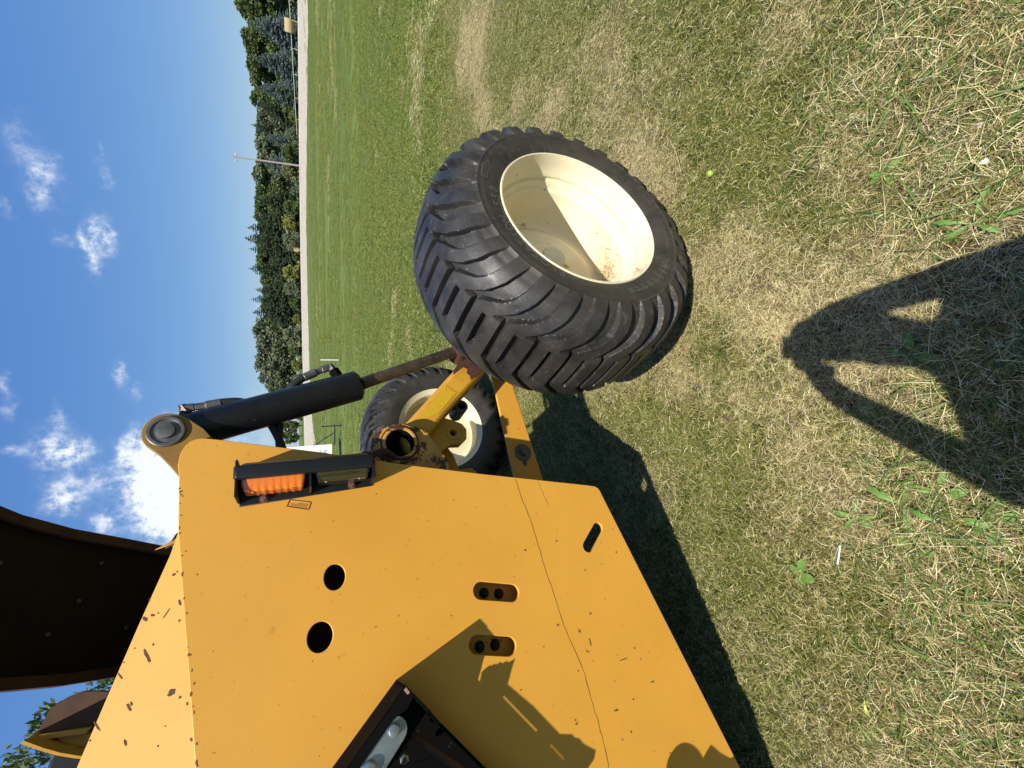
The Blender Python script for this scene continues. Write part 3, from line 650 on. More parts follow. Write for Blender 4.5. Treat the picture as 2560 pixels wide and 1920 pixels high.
# ---- hydraulic cylinder
c0 = Vector((-.285, -.549, 1.735)); c1 = Vector((-.28, -.4079, 1.2446)); c2 = Vector((-.28, -.262, .862)); dcy = (c1-c0).normalized()
hc = bpy.data.objects.new('hydraulic_cylinder', None); COL.objects.link(hc); hc.parent = baler
cyl('barrel', c0+dcy*.01, c1, .050, M_black, hc, 48, .009)
lathe_r = cyl('rod', c1-dcy*.02, c2, .0205, M_rod, hc, 28)
cyl('gland_ring', c1-dcy*.001, c1+dcy*.010, .024, M_blackflat, hc)
cyl('rod_end', (-.34, c2.y, c2.z), (-.22, c2.y, c2.z), .036, M_rust, hc)
def fitting(p, q, r=.0125, mat=M_dsteel): return cyl('fitting', p, q, r, mat, hc, 6, .002)
fitting(c0+Vector((0, .035, -.01)), Vector((-.28, -.486, 1.716)), .018, M_blackflat); fitting((-.28,-.490,1.714), (-.28,-.466,1.731), .0125)
fitting((-.28,-.474,1.738), (-.28,-.470,1.700), .0115); fitting((-.28,-.470,1.700), (-.28,-.4665,1.672), .0105); cyl('crimp', (-.28,-.4670,1.676), (-.28,-.459,1.634), .0135, M_dsteel, hc, 20)
tube('hose', [(-.28,-.459,1.640),(-.28,-.4545,1.610),(-.285,-.458,1.575),(-.30,-.475,1.54),(-.34,-.53,1.50),(-.35,-.60,1.475),(-.37,-.72,1.45)], .0118, M_rubber, hc)
fitting((-.28,-.378,1.312), (-.28,-.352,1.326), .018, M_blackflat); fitting((-.28,-.360,1.322), (-.28,-.334,1.337), .012)
fitting((-.28,-.338,1.329), (-.28,-.3505,1.362), .012); fitting((-.28,-.3505,1.362), (-.28,-.361,1.381), .0105); cyl('crimp', (-.28,-.3585,1.378), (-.28,-.3800,1.4180), .0135, M_dsteel, hc, 20)
tube('hose', [(-.28,-.379,1.416),(-.28,-.395,1.440),(-.29,-.420,1.462),(-.32,-.46,1.478),(-.345,-.53,1.490),(-.355,-.60,1.487),(-.38,-.72,1.47)], .0118, M_rubber, hc)

# ---- pivot tube
tcn_ = (-.635, 1.141)
pv = lathe('pivot_tube', [(-.22,.046),(-.001,.046),(.0,.0475),(.0,.054),(-.004,.056),(-.006,.057),(-.007,.0665),(-.011,.0685),(-.05,.0685),(-.052,.057),(-.5,.057),(-.5,.046)], M_rustpaint, baler, c=(-.242, tcn_[0], tcn_[1]), n=56, closed=True); sharp(pv, 28)
lathe('tube_bore', [(-.10, .0), (-.10, .0440), (-.006, .0446)], M_blackflat, baler, c=(-.242, tcn_[0], tcn_[1]), n=40)  # black liner stands in for the shade inside the tube
prism('tube_bracket', [(-.655,1.235),(-.600,1.222),(-.575,1.18),(-.565,1.10),(-.600,1.045),(-.70,.99),(-.86,.98),(-.86,1.25)], -.275, -.258, M_rustpaint, baler, [circ(tcn_, .0575)], bev=.002)
tube('weld_bead', [(-.2505, tcn_[0]+.0585*math.cos(R(t)), tcn_[1]+.0585*math.sin(R(t))) for t in range(-170, 160, 12)], .0045, M_rust, baler, 6)
# ---- swing arm from the pivot tube to the near wheel
arm_poly = [(-0.5750,1.130),(-0.5534,1.1095),(-0.4402,0.9958),(-0.303,0.8572),(-0.2034,0.7625),(-.06,.62),(.05,.58),(.07,.47),(-.05,.45),(-0.274,0.6974),(-0.3546,0.7767),(-0.4439,0.8737),(-0.533,0.9664),(-0.5929,1.0243),(-.66,1.06),(-.68,1.10)]
arm = prism('swing_arm', arm_poly, -.42, -.30, M_paint2, baler, bev=.016)
prism('grip_pad', [(-.4074,.940),(-.4375,.903),(-.5180,.9820),(-.5400,1.0560),(-.5320,1.0600)], -.2995, -.2982, M_decal, arm, bev=.0003)
rp_ = [(-.3200,.880),(-.303,.859),(-.272,.825),(-.300,.752),(-.3400,.779),(-.3720,.813),(-.3850,.835),(-.366,.838),(-.3560,.848),(-.3380,.842),(-.3300,.858),(-.338,.870),(-.362,.905),(-.345,.898)]
prism('worn_patch', rp_, -.2995, -.2984, M_rust, arm, bev=.0003)
cyl('axle_stub', (-.42, 0, .515), (-.10, 0, .515), .045, M_paint2, baler)
# lower lug with a bush hole, pipe and link bar under the arm
prism('bush_lug', [(-.50,.985),(-.522,.915),(-.540,.880),(-.563,.866),(-.600,.872),(-.622,.900),(-.620,.935),(-.66,1.00),(-.60,1.03)], -.395, -.355, M_paint2, baler, [circ((-.574,.921), .0125, 20)], bev=.006)
lathe('bush_ring', [(0,.0130),(.003,.0135),(.003,.028),(0,.030)], M_paint2, baler, c=(-.3545,-.574,.921), n=32)
box('bush_dark', (-.394, -.590, .905), (-.392, -.558, .937), M_blackflat, baler)
pp = lathe('stop_tube', [(-.09,.016),(0,.016),(0,.024),(-.003,.026),(-.09,.026)], M_dsteel, baler, c=(-.36,-.466,.868), n=28, closed=True); sharp(pp, 30)
box('tube_dark', (-.43, -.482, .852), (-.42, -.450, .884), M_blackflat, baler)
M_ = Matrix.Translation((-.43, -.615, .985)) @ Matrix.Rotation(R(-52), 4, 'X')
box('link_bar', (-.02, -.085, -.028), (.02, .085, .028), M_paint2, baler, .005, M_)
prism('lower_bracket', [(-.60,1.00),(-.575,.93),(-.63,.90),(-.80,.86),(-.80,1.02)], -.47, -.455, M_paint2, baler)
hexbolt('bolt', (-.455, -.639, .962), (1, 0, 0), .011, .012, M_dsteel, baler, washer=.021)
hexbolt('bolt', (-.40, -.648, 1.014), (1, 0, 0), .013, .02, M_dsteel, baler, washer=.02)
# ---- flat strap running back to the axle, with its slotted bolt
strap = prism('strap', [(-.84,.70),(-.7693,.6841),(-.3265,.6858),(-.18,.678),(-.18,.588),(-.3277,.5989),(-.7952,.5592),(-.88,.56)], -.432, -.42, M_paint, baler, [slot((-.700,.622), (-.662,.6245), .0105)], bev=.003)
hexbolt('bolt', (-.4195, -.6567, .6233), (1, 0, 0), .016, .016, M_dsteel, strap, washer=.036)
# added plate, unseen from the camera, shaped to throw shade on the far wheel
prism('shade_plate', [(-.37,1.42),(-.40,1.2),(-.47,1.0),(-.56,.93),(-1.0,.93),(-1.0,1.5),(-.39,1.5)], -1.21, -1.20, M_paint2, baler)

# ---- curved dark panel overhead, its flanges at both edges
Lp = [(-.45,-.590,2.262),(-.55,-.618,2.212),(-.62,-.645,2.170),(-.72,-.680,2.085),(-.82,-.705,1.995),(-.92,-.735,1.895),(-.98,-.75,1.80),(-1.0,-.76,1.6)]
Rp = [(-.45,-1.068,2.190),(-.55,-1.078,2.140),(-.62,-1.088,2.105),(-.72,-1.103,2.050),(-.82,-1.112,1.985),(-.92,-1.120,1.930),(-.98,-1.122,1.80),(-1.0,-1.13,1.6)]
V, Fc = [], []
for l, r in zip(Lp, Rp):
    for k in range(9): u = k/8; V.append(tuple(Vector(l)*(1-u)+Vector(r)*u))
for i_ in range(len(Lp)-1):
    for k in range(8): Fc.append((i_*9+k, i_*9+k+1, (i_+1)*9+k+1, (i_+1)*9+k))
bm = bmesh.new(); bm.from_mesh(mesh('x', V, Fc)); bmesh.ops.recalc_face_normals(bm, faces=bm.faces); bmesh.ops.solidify(bm, geom=bm.faces[:], thickness=.006)
me = bpy.data.meshes.new('overhead_panel'); bm.to_mesh(me); bm.free(); ohp = link('overhead_panel', me, M_brown, baler); sharp(ohp, 40)
for side, pts in ((1, Lp), (-1, Rp)):
    V, Fc = [], []
    for k, p in enumerate(pts):
        p = Vector(p); w_ = .026
        V += [tuple(p+Vector((.012, side*.002, -.020))), tuple(p+Vector((.012, -side*w_, -.020))), tuple(p+Vector((.0, -side*w_, -.004))), tuple(p+Vector((0, side*.002, .006)))]
        if k:
            s = 4*k
            for q in range(4): Fc.append((s-4+q, s-4+(q+1) % 4, s+(q+1) % 4, s+q))
    o = link('panel_flange', mesh('panel_flange', V, Fc), M_brownedge, ohp)
for b_, f_ in ((-.78, .25), (-.72, .62), (-.97, .45), (-.95, .75), (-.86, .55)):
    i_ = f_*6; k0 = int(i_); u = i_-k0; t = (b_+.62)/-.5
    p = (Vector(Lp[k0])*(1-u)+Vector(Lp[k0+1])*u)*(1-t)+(Vector(Rp[k0])*(1-u)+Vector(Rp[k0+1])*u)*t
    hexbolt('rivet', p+Vector((.004, 0, -.006)), (.6, 0, -.8), .006, .004, M_dsteel, ohp, n=8)
# ---- yellow cap and black box left of it
cap_f = [(-1.197,2.015),(-1.182,2.003),(-1.160,1.996),(-1.145,1.984),(-1.133,1.962),(-1.128,1.935),(-1.135,1.905),(-1.17,1.80),(-1.30,1.80),(-1.262,1.900),(-1.243,1.935),(-1.232,1.960),(-1.222,1.975)]
prism('guide_cap', cap_f, -.55, -.538, M_brownedge, baler)
rimp = [(-1.197,2.012),(-1.222,1.975),(-1.240,1.945),(-1.256,1.912),(-1.285,1.84)]
V, Fc = [], []
for k, (b, z) in enumerate(rimp):
    V += [(-.55, b, z), (-.475+.03*(k > 0)*0, b-.004, z), (-.475, b-.001, z-.006), (-.55, b+.008, z-.005)]
    if k:
        s = 4*k
        for q in range(4): Fc.append((s-4+q, s-4+(q+1) % 4, s+(q+1) % 4, s+q))
me = mesh('cap_rim', V, Fc); link('cap_rim', me, M_paint2, baler)
prism('cap_rib', [(-1.196,2.016),(-1.207,2.008),(-1.223,1.91),(-1.209,1.90)], -.538, -.520, M_paint2, baler, bev=.003)
prism('cap_lower', [(-1.209,2.002),(-1.222,1.972),(-1.240,1.940),(-1.262,1.90),(-1.222,1.90)], -.538, -.534, M_paint2, baler)
prism('control_box', [(-1.222,1.968),(-1.234,1.935),(-1.262,1.885),(-1.40,1.80),(-1.46,1.99),(-1.27,1.992)], -.70, -.58, M_house, baler, bev=.006)
prism('chain_guard', [(-.796,1.766),(-.815,1.807),(-.80,1.74),(-.76,1.72)], -.50, -.49, M_paint2, baler)
prism('chain_guard_edge', [(-.770,1.765),(-.812,1.790),(-.78,1.72)], -.53, -.52, M_house, baler)

# ---- lamp cluster on the side plate
lamp = bpy.data.objects.new('lamp_cluster', None); COL.objects.link(lamp); lamp.parent = baler
def tilt(b, z): return b+(z-1.405)*(.0)    # the cluster stands almost upright
prism('mounting_flange', [(-.792,1.573),(-.700,1.582),(-.672,1.245),(-.776,1.246)], -.1998, -.195, M_house, lamp, bev=.002)
# housing: rounded slab standing out from the plate (outline in the a-z plane)
def slab(name, outline, b0, b1, mat, par, bev=.004):
    cu = bpy.data.curves.new(name, 'CURVE'); cu.dimensions = '2D'; cu.fill_mode = 'BOTH'
    sp = cu.splines.new('POLY'); sp.points.add(len(outline)-1); sp.use_cyclic_u = True
    for p, q in zip(sp.points, outline): p.co = (q[0], q[1], 0, 1)
    cu.extrude = max((b1-b0)/2-bev, .0002); cu.bevel_depth = bev; cu.bevel_resolution = 2; cu.offset = -bev
    me = from_curve(cu); me.transform(Matrix(((1, 0, 0, 0), (0, 0, 1, (b0+b1)/2), (0, 1, 0, 0), (0, 0, 0, 1)))); me.materials.clear()
    return link(name, me, mat, par)
def rrect(a0, a1, z0, z1, r, n=6, only_front=False):
    pts = []
    for cx, cz, t0 in ((a1-r, z1-r, 0), (a0+r, z1-r, 90), (a0+r, z0+r, 180), (a1-r, z0+r, 270)):
        if only_front and t0 in (90, 180): pts.append((a0, z1 if t0 == 90 else z0)); continue
        for k in range(n+1): t = R(t0+90*k/n); pts.append((cx+r*math.cos(t), cz+r*math.sin(t)))
    return pts
Msh = Matrix.Shear('XY', 4, (0, 0))
hs_ = slab('housing', rrect(-.197, -.112, 1.243, 1.578, .032, only_front=True), -.728, -.708, M_house, lamp)
# hood rim on the camera-left side
slab('hood_rim', rrect(-.130, -.108, 1.243, 1.580, .010), -.742, -.708, M_house, lamp, .005)
box('hood_end', (-.196, -.785, 1.571), (-.118, -.690, 1.577), M_house, lamp, .002)
box('hood_end', (-.196, -.772, 1.244), (-.118, -.690, 1.250), M_house, lamp, .002)
box('divider', (-.196, -.780, 1.405), (-.120, -.722, 1.411), M_house, lamp, .0015)
def lens(name, z0, z1, b0, b1, mat, wavy=False):
    nz_, na_ = 40, 14; V, Fc = [], []
    for i_ in range(na_+1):
        for k in range(nz_+1):
            u, v = i_/na_, k/nz_; edge = min(1, min(u, 1-u)*7, min(v, 1-v)*18)**.5 if 0 < u < 1 and 0 < v < 1 else 0
            w_ = edge
            if wavy: w_ *= 1-.045*(.5+.5*math.sin(v*56))-.03*(.5+.5*math.sin(u*34+math.sin(v*30)*1.5))
            V.append((-.190+.064*u, b0+(b1-b0)*w_, z0+(z1-z0)*v))
    for i_ in range(na_):
        for k in range(nz_): s = i_*(nz_+1)+k; Fc.append((s, s+1, s+nz_+2, s+nz_+1))
    o = link(name, mesh(name, V, Fc, True), mat, lamp); return o
lens('lens', 1.418, 1.566, -.722, -.772, M_amber, True)['label'] = 'amber lens on the left face'
lens('lens', 1.256, 1.398, -.722, -.764, M_smokel)['label'] = 'smoked lens on the left face'
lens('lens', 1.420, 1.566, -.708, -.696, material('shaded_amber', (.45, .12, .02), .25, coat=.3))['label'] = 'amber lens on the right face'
lens('lens', 1.256, 1.392, -.708, -.695, M_redl)['label'] = 'red lens on the right face'
for z in (1.540, 1.452): hexbolt('screw', (-.140, -.768, z), (.3, -1, 0), .0042, .006, material('amber_screw', (.7, .3, .05), .25, metal=.5), lamp, n=8)
for z in (1.370, 1.285): hexbolt('screw', (-.140, -.762, z), (.3, -1, 0), .0036, .005, M_steel, lamp, n=8)
for z, b in ((1.5183, -.779), (1.3005, -.768)): hexbolt('bolt', (-.1955, b, z), (1, 0, 0), .0068, .009, material('rusty_bolt', (.16, .09, .07), .6, metal=.5), lamp, washer=.0105)
tube('cable', [(-.19,-.690,1.250),(-.20,-.678,1.228),(-.215,-.668,1.205),(-.235,-.664,1.185),(-.26,-.69,1.15)], .010, M_rust, lamp)
tube('cable_boot', [(-.175,-.690,1.262),(-.19,-.688,1.250),(-.20,-.680,1.235)], .013, M_house, lamp)

# ---- black latch box with its zinc link, set at 45 degrees on the plate
lb = bpy.data.objects.new('latch_box', None); COL.objects.link(lb); lb.parent = baler
K = Vector((0, -1.265, 1.227)); d1 = Vector((0, -.127, .153)).normalized(); d2 = Vector((0, -.237, -.188)).normalized()
def lbm(o): return o
def wall(name, p, d, prof, th, inward, mat=M_blackflat):
    """upright wall of the box on the plate, prof = (distance along d, depth) points"""
    V, Fc = [], []; n_ = len(prof)
    for off in (0, th):
        for s_, dp in prof: q = p+d*s_+inward*off; V.append((-.1995, q.y, q.z))
        for s_, dp in prof: q = p+d*s_+inward*off; V.append((-.2+dp, q.y, q.z))
    o2 = 2*n_
    for k in range(n_-1):
        Fc += [(k, k+1, n_+k+1, n_+k), (o2+k, o2+n_+k, o2+n_+k+1, o2+k+1), (n_+k, n_+k+1, o2+n_+k+1, o2+n_+k)]
    Fc += [(0, n_, o2+n_, o2), (n_-1, o2+n_-1, o2+2*n_-1, 2*n_-1)]
    bm = bmesh.new(); bm.from_mesh(mesh('x', V, Fc)); bmesh.ops.recalc_face_normals(bm, faces=bm.faces)
    me = bpy.data.meshes.new(name); bm.to_mesh(me); bm.free(); return link(name, me, mat, lb)
wall('upper_wall', K, d1, [(0, .125), (.06, .122), (.55, .118)], .006, d2)
wall('lower_wall', K, d2, [(0, .125), (.078, .122), (.090, .094), (.128, .067), (.45, .062)], .006, d1)
wall('inner_lip', K+d2*.012+d1*.010, d1, [(0, .112), (.50, .108)], .004, d2, M_blackflat)
# floor and recessed black web
prism('web', [tuple((K+d2*.004+d1*.004)[1:]), tuple((K+d2*.45)[1:]), tuple((K+d2*.45+d1*.5)[1:]), tuple((K+d1*.5)[1:])], -.1990, -.193, M_blackflat, lb)
# turned-in lip along the upper wall, worn to bare metal at its corner
prism('lip', [tuple((K+d2*.001)[1:]), tuple((K+d2*.030)[1:]), tuple((K+d2*.034+d1*.03)[1:]), tuple((K+d2*.022+d1*.06)[1:]), tuple((K+d2*.022+d1*.5)[1:]), tuple((K+d2*.001+d1*.5)[1:])], -.079, -.074, M_blackflat, lb)
prism('worn_corner', [tuple((K+d2*.003+d1*.002)[1:]), tuple((K+d2*.017+d1*.004)[1:]), tuple((K+d2*.016+d1*.010)[1:]), tuple((K+d2*.003+d1*.009)[1:])], -.0738, -.0730, material('bare_worn_metal', (.30, .19, .15), .6), lb, bev=.0001)
prism('corner_block', [tuple((K+d2*.035+d1*.006)[1:]), tuple((K+d2*.075+d1*.010)[1:]), tuple((K+d2*.09+d1*.10)[1:]), tuple((K+d2*.035+d1*.14)[1:])], -.13, -.10, M_blackflat, lb, bev=.006)
def at_px(b, z): return (b, z)
lc = prism('zinc_link', slot((-1.3420,1.2570), (-1.4050,1.3260), .0265), -.086, -.081, M_steel, lb, bev=.0012)
for b, z, r_, mt in ((-1.3397,1.2594,.0125, M_steel), (-1.3900,1.3150,.0145, M_steel)):
    o = lathe('pin_head', [(0, r_), (.008, r_), (.011, r_*.8), (.012, 0)], mt, lb, c=(-.081, b, z), n=24); sharp(o, 30)
cyl('spring_bolt', (-.15,-1.395,1.232), (-.095,-1.402,1.2412), .010, M_steel, lb, 6)
cyl('spring_bolt', (-.15,-1.43,1.23), (-.100,-1.425,1.2150), .007, M_steel, lb)
cyl('hinge_rod', (-.14,-1.36,1.225), (-.13,-1.47,1.11), .008, M_brownedge, lb)
cyl('sight_glass', (-.12,-1.385,1.2505), (-.115,-1.380,1.2555), .004, M_redl, lb, 10)
# latch plate standing .15 m off, just out of the picture; the sun draws it on the side plate
def off(pts, d): return [(b-.667*d, z+1.909*d) for b, z in pts]
latch = [(-1.3210,1.030),(-1.328,1.012),(-1.318,1.006),(-1.303,.999),(-1.2965,.982),(-1.3000,.976),(-1.2965,.969),(-1.3000,.962),(-1.2970,.951),(-1.3020,.943),(-1.2990,.933),(-1.3040,.926),(-1.300,.905),(-1.3200,.9200),(-1.3300,.926),(-1.346,.936),(-1.352,.940),(-1.420,.878),(-1.499,.819),(-1.510,.784),(-1.519,.778),(-1.525,.765),(-1.538,.757),(-1.548,.745),(-1.564,.724),(-1.580,.735),(-1.592,.759),(-1.66,.86),(-1.56,.93),(-1.45,1.02),(-1.36,1.08)]
sl_a = [(-1.376,.9595),(-1.4765,.8830),(-1.4700,.8745),(-1.3690,.9515)]; sl_b = [(-1.513,.8530),(-1.5555,.8220),(-1.5500,.8150),(-1.5070,.8460)]
prism('latch_plate', off(latch, .15), -.054, -.050, M_blackflat, lb, [off(sl_a, .15), off(sl_b, .15)], bev=.0001)
for q in (1.2, 1.35): pass
cyl('latch_post', (-.20,-1.60,1.10), (-.052,-1.60,1.16), .012, M_blackflat, lb)
# knob wheel and pawl lower down, also just outside the frame
knob = circ((-1.705,.455), .068, 30)
prism('hand_wheel', off(knob, .16), -.044, -.036, M_blackflat, lb, bev=.001)
prism('pawl', off([(-1.683,.366),(-1.6715,.341),(-1.700,.315),(-1.722,.286),(-1.722,.250),(-1.80,.23),(-1.80,.42),(-1.70,.40)], .16), -.046, -.038, M_blackflat, lb, bev=.001)
cyl('wheel_shaft', (-.20,-1.812,.76), (-.04,-1.812,.76), .015, M_blackflat, lb)

# ------------------------------------------------------------------ turf: blades near the camera
def vattr(me, cols):
    at = me.color_attributes.new('tint', 'FLOAT_COLOR', 'POINT'); at.data.foreach_set('color', np.asarray(cols, np.float32).ravel())
def blade_material():
    m = bpy.data.materials.new('grass_blades'); m.use_nodes = True; t = m.node_tree; p = t.nodes['Principled BSDF']; nd = t.nodes.new; lk = t.links.new
    a = nd('ShaderNodeAttribute'); a.attribute_name = 'tint'; p.inputs['Roughness'].default_value = .55; p.inputs['Specular IOR Level'].default_value = .3
    lk(a.outputs['Color'], p.inputs['Base Color'])
    tr = nd('ShaderNodeBsdfTranslucent'); lk(a.outputs['Color'], tr.inputs[0]); mx = nd('ShaderNodeMixShader'); mx.inputs[0].default_value = .25
    lk(p.outputs[0], mx.inputs[1]); lk(tr.outputs[0], mx.inputs[2]); lk(mx.outputs[0], t.nodes['Material Output'].inputs[0])
    return m
M_blade = blade_material()
STRAW = [(.66, .55, .26), (.76, .66, .35), (.50, .39, .17), (.18, .125, .055), (.86, .78, .47), (.30, .22, .10)]
GREEN = [(.135, .165, .020), (.105, .140, .017), (.20, .22, .034), (.070, .098, .012), (.27, .275, .060), (.42, .39, .15)]
FARG = [(.160, .200, .026), (.125, .170, .022), (.215, .250, .045), (.090, .130, .016), (.29, .30, .085)]
LONGG = [(.100, .170, .025), (.070, .125, .020), (.16, .23, .045), (.12, .18, .055)]
tiles = bpy.data.collections.new('turf_tiles')
def tile(name, kinds, size, seed):
    r = np.random.default_rng(seed); VV, QQ, CC = [], [], []; base = 0
    for cnt, pal, l0, l1, wd, tilt0, tilt1, curl in kinds:
        n = cnt; p = (r.random((n, 2))-.5)*size; az = r.random(n)*2*PI; ti = np.radians(r.uniform(tilt0, tilt1, n)); ln = r.uniform(l0, l1, n); w_ = wd*r.uniform(.7, 1.3, n)
        col = np.array(pal)[r.integers(0, len(pal), n)]*r.uniform(.8, 1.15, (n, 1)); z0 = r.uniform(.0, .006, n)+(np.sin(ti) < .4)*r.uniform(0, .024, n)
        d = np.stack([np.cos(az)*np.cos(ti), np.sin(az)*np.cos(ti), np.sin(ti)], -1); side = np.stack([-np.sin(az), np.cos(az), 0*az], -1)
        rollv = r.uniform(-.9, .9, n)[:, None]; side = side+np.array([0, 0, 1])*rollv; side /= np.linalg.norm(side, axis=1)[:, None]
        cv = (r.random(n)-.5)*curl; lat = np.stack([-np.sin(az), np.cos(az), 0*az], -1)
        K3 = 4
        pts = []
        for k in range(K3):
            u = k/(K3-1); c = np.c_[p, z0]+d*(ln*u)[:, None]+lat*(cv*ln*u*u)[:, None]; c[:, 2] -= (np.maximum(np.sin(ti), 0)*ln*u*u*.45); c[:, 2] = np.maximum(c[:, 2], .001)
            ww = (w_*(1-.8*u**1.5))[:, None]; pts += [c-side*ww, c+side*ww]
        Vk = np.stack(pts, 1).reshape(-1, 3); idx = base+np.arange(n)[:, None]*8
        for k in range(K3-1): QQ.append(np.stack([idx[:, 0]+2*k, idx[:, 0]+2*k+1, idx[:, 0]+2*k+3, idx[:, 0]+2*k+2], -1))
        VV.append(Vk); CC.append(np.repeat(np.c_[col, np.ones(n)], 8, 0)); base += n*8
    me = npmesh(name, np.vstack(VV), np.vstack(QQ), False); vattr(me, np.vstack(CC)); me.materials.append(M_blade)
    o = bpy.data.objects.new(name, me); tiles.objects.link(o); return o
SZ = .17
dryk = [(360, STRAW, .015, .042, .00062, -2, 16, 1.2), (30, STRAW, .04, .09, .0006, 0, 20, .8), (80, GREEN, .015, .038, .0008, 20, 60, .5)]
mixk = [(170, STRAW, .015, .042, .00065, 0, 22, 1.2), (230, GREEN, .02, .045, .0009, 12, 60, .6)]
grnk = [(55, STRAW, .018, .05, .0008, 0, 25, 1.0), (340, GREEN, .02, .055, .0010, 20, 70, .6)]
lngk = [(150, STRAW, .02, .06, .00065, 0, 20, .9), (190, GREEN, .02, .05, .0009, 10, 60, .6), (17, LONGG, .05, .13, .0019, 8, 38, .7), (12, STRAW, .05, .12, .0008, 4, 30, .6)]
sok = [(85, STRAW, .03, .08, .0006, 0, 12, 1.0), (8, LONGG, .03, .08, .0015, 10, 40, .6)]
names = []
for q, (nm, kd) in enumerate((('a_dry', dryk), ('b_mixed', mixk), ('c_green', grnk), ('d_long', lngk), ('e_soil', sok))):
    for v_ in range(3): tile('turf_%s_%d' % (nm, v_), kd, SZ*1.25, 100+q*10+v_)
def far_tile(name, pal_mix, seed): tile(name, pal_mix, .34, seed)
fg = [(22, STRAW, .03, .06, .0015, 5, 35, .8), (380, FARG, .03, .06, .0019, 20, 70, .5)]
fd = [(190, STRAW, .03, .06, .0016, 3, 30, .9), (300, FARG, .03, .06, .0018, 15, 60, .5)]
for v_ in range(3): far_tile('turf_f_far_%d' % v_, fg, 300+v_)
for v_ in range(3): far_tile('turf_g_fardry_%d' % v_, fd, 330+v_)
def scatter():
    r = np.random.default_rng(4); P, I, Sc, Ro = [], [], [], []
    sp = SZ*.43
    xs, ys = np.meshgrid(np.arange(-4.2, 5.2, sp), np.arange(.10, 4.6, sp)); x = xs.ravel()+r.uniform(-.5, .5, xs.size)*sp; y = ys.ravel()+r.uniform(-.5, .5, xs.size)*sp
    k = np.abs(x) < 1.05*(y+.30)+.35; x, y = x[k], y[k]
    dry = dryness(x, y)+r.normal(0, .07, len(x)); so = soilness(x, y); lg = np.clip((fbm(x, y, 3.2, 77)-.38)*3, 0, 1)*np.interp(y, [0, .6, 1.0, 1.5], [1.2, 1, .5, 0])
    # coarse tufts at the two near corners and in the photographer's shadow
    lg += 1.3*np.exp(-(((x-.62)/.22)**2+((y-.40)/.12)**2))+1.4*np.exp(-(((x+.48)/.26)**2+((y-.42)/.11)**2))+1.4*np.exp(-(((x-.95)/.22)**2+((y-.40)/.12)**2))+.9*np.exp(-(((x+.9)/.2)**2+((y-.55)/.15)**2))+.7*np.exp(-(((x-.02)/.22)**2+((y-.50)/.10)**2))
    t = np.where(dry > .56, 0, np.where(dry > .38, 1, 2)); t = np.where(so+r.normal(0, .05, len(x)) > .30, 4, t); t = np.where((lg > .75) & (r.random(len(x)) < .8), 3, t)
    P.append(np.c_[x, y, np.zeros(len(x))]); I.append(t*3+r.integers(0, 3, len(x))); Sc.append(np.where(t == 3, r.uniform(.85, 1.1, len(x)), r.uniform(.62, .88, len(x)))); Ro.append(r.random(len(x))*2*PI)
    sp = .20
    xs, ys = np.meshgrid(np.arange(-9, 22, sp), np.arange(4.3, 20, sp)); x = xs.ravel()+r.uniform(-.5, .5, xs.size)*sp; y = ys.ravel()+r.uniform(-.5, .5, xs.size)*sp
    k = (x < 1.02*y+1.0) & (x > -.62*y-.5) & (r.random(len(x)) < np.interp(y, [4, 8, 13, 20], [1, .7, .25, .0])); x, y = x[k], y[k]
    dry = dryness(x, y)+r.normal(0, .06, len(x))
    P.append(np.c_[x, y, np.zeros(len(x))]); I.append(15+np.where(dry > .44, 3, 0)+r.integers(0, 3, len(x))); Sc.append(r.uniform(.9, 1.3, len(x))); Ro.append(r.random(len(x))*2*PI)
    sp = .62
    xs, ys = np.meshgrid(np.arange(-14, 46, sp), np.arange(17, 52, sp)); x = xs.ravel()+r.uniform(-.5, .5, xs.size)*sp; y = ys.ravel()+r.uniform(-.5, .5, xs.size)*sp
    k = (x < 1.0*y+1.0) & (x > -.35*y-1) & (r.random(len(x)) < np.interp(y, [17, 24, 40, 52], [.7, .8, .6, .3])) & (fbm(x*.3, y, .5, 61) > .42); x, y = x[k], y[k]
    P.append(np.c_[x, y, np.zeros(len(x))]); I.append(15+np.where(fbm(x*.3, y, .35, 71) > .70, 3, 0)+r.integers(0, 3, len(x))); Sc.append(r.uniform(1.3, 2.0, len(x))); Ro.append(r.random(len(x))*2*PI)
    P = np.vstack(P); P[:, 2] = height(P[:, 0], P[:, 1]); I = np.concatenate(I); Sc = np.concatenate(Sc); Ro = np.concatenate(Ro)
    me = bpy.data.meshes.new('turf'); me.vertices.add(len(P)); me.vertices.foreach_set('co', P.astype(np.float32).ravel()); me.update()
    for nm, ty, dt in (('idx', 'INT', I.astype(np.int32)), ('sc', 'FLOAT', Sc.astype(np.float32)), ('ro', 'FLOAT', Ro.astype(np.float32))):
        a = me.attributes.new(nm, ty, 'POINT'); a.data.foreach_set('value', dt)
    o = tag(link('turf', me), 'patchy half dried lawn grass growing around the machine', 'grass', kind='stuff')
    g = bpy.data.node_groups.new('scatter', 'GeometryNodeTree'); g.interface.new_socket('Geometry', in_out='INPUT', socket_type='NodeSocketGeometry'); g.interface.new_socket('Geometry', in_out='OUTPUT', socket_type='NodeSocketGeometry')
    n = g.nodes.new; gi = n('NodeGroupInput'); go = n('NodeGroupOutput'); ip = n('GeometryNodeInstanceOnPoints'); ci = n('GeometryNodeCollectionInfo')
    ci.inputs['Collection'].default_value = tiles; ci.inputs['Separate Children'].default_value = True; ci.inputs['Reset Children'].default_value = True
    def na(nm, ty):
        a = n('GeometryNodeInputNamedAttribute'); a.data_type = ty; a.inputs['Name'].default_value = nm; return a.outputs['Attribute']
    ai = na('idx', 'INT'); asx = na('sc', 'FLOAT'); ar = na('ro', 'FLOAT'); cx = n('ShaderNodeCombineXYZ'); g.links.new(ar, cx.inputs[2])
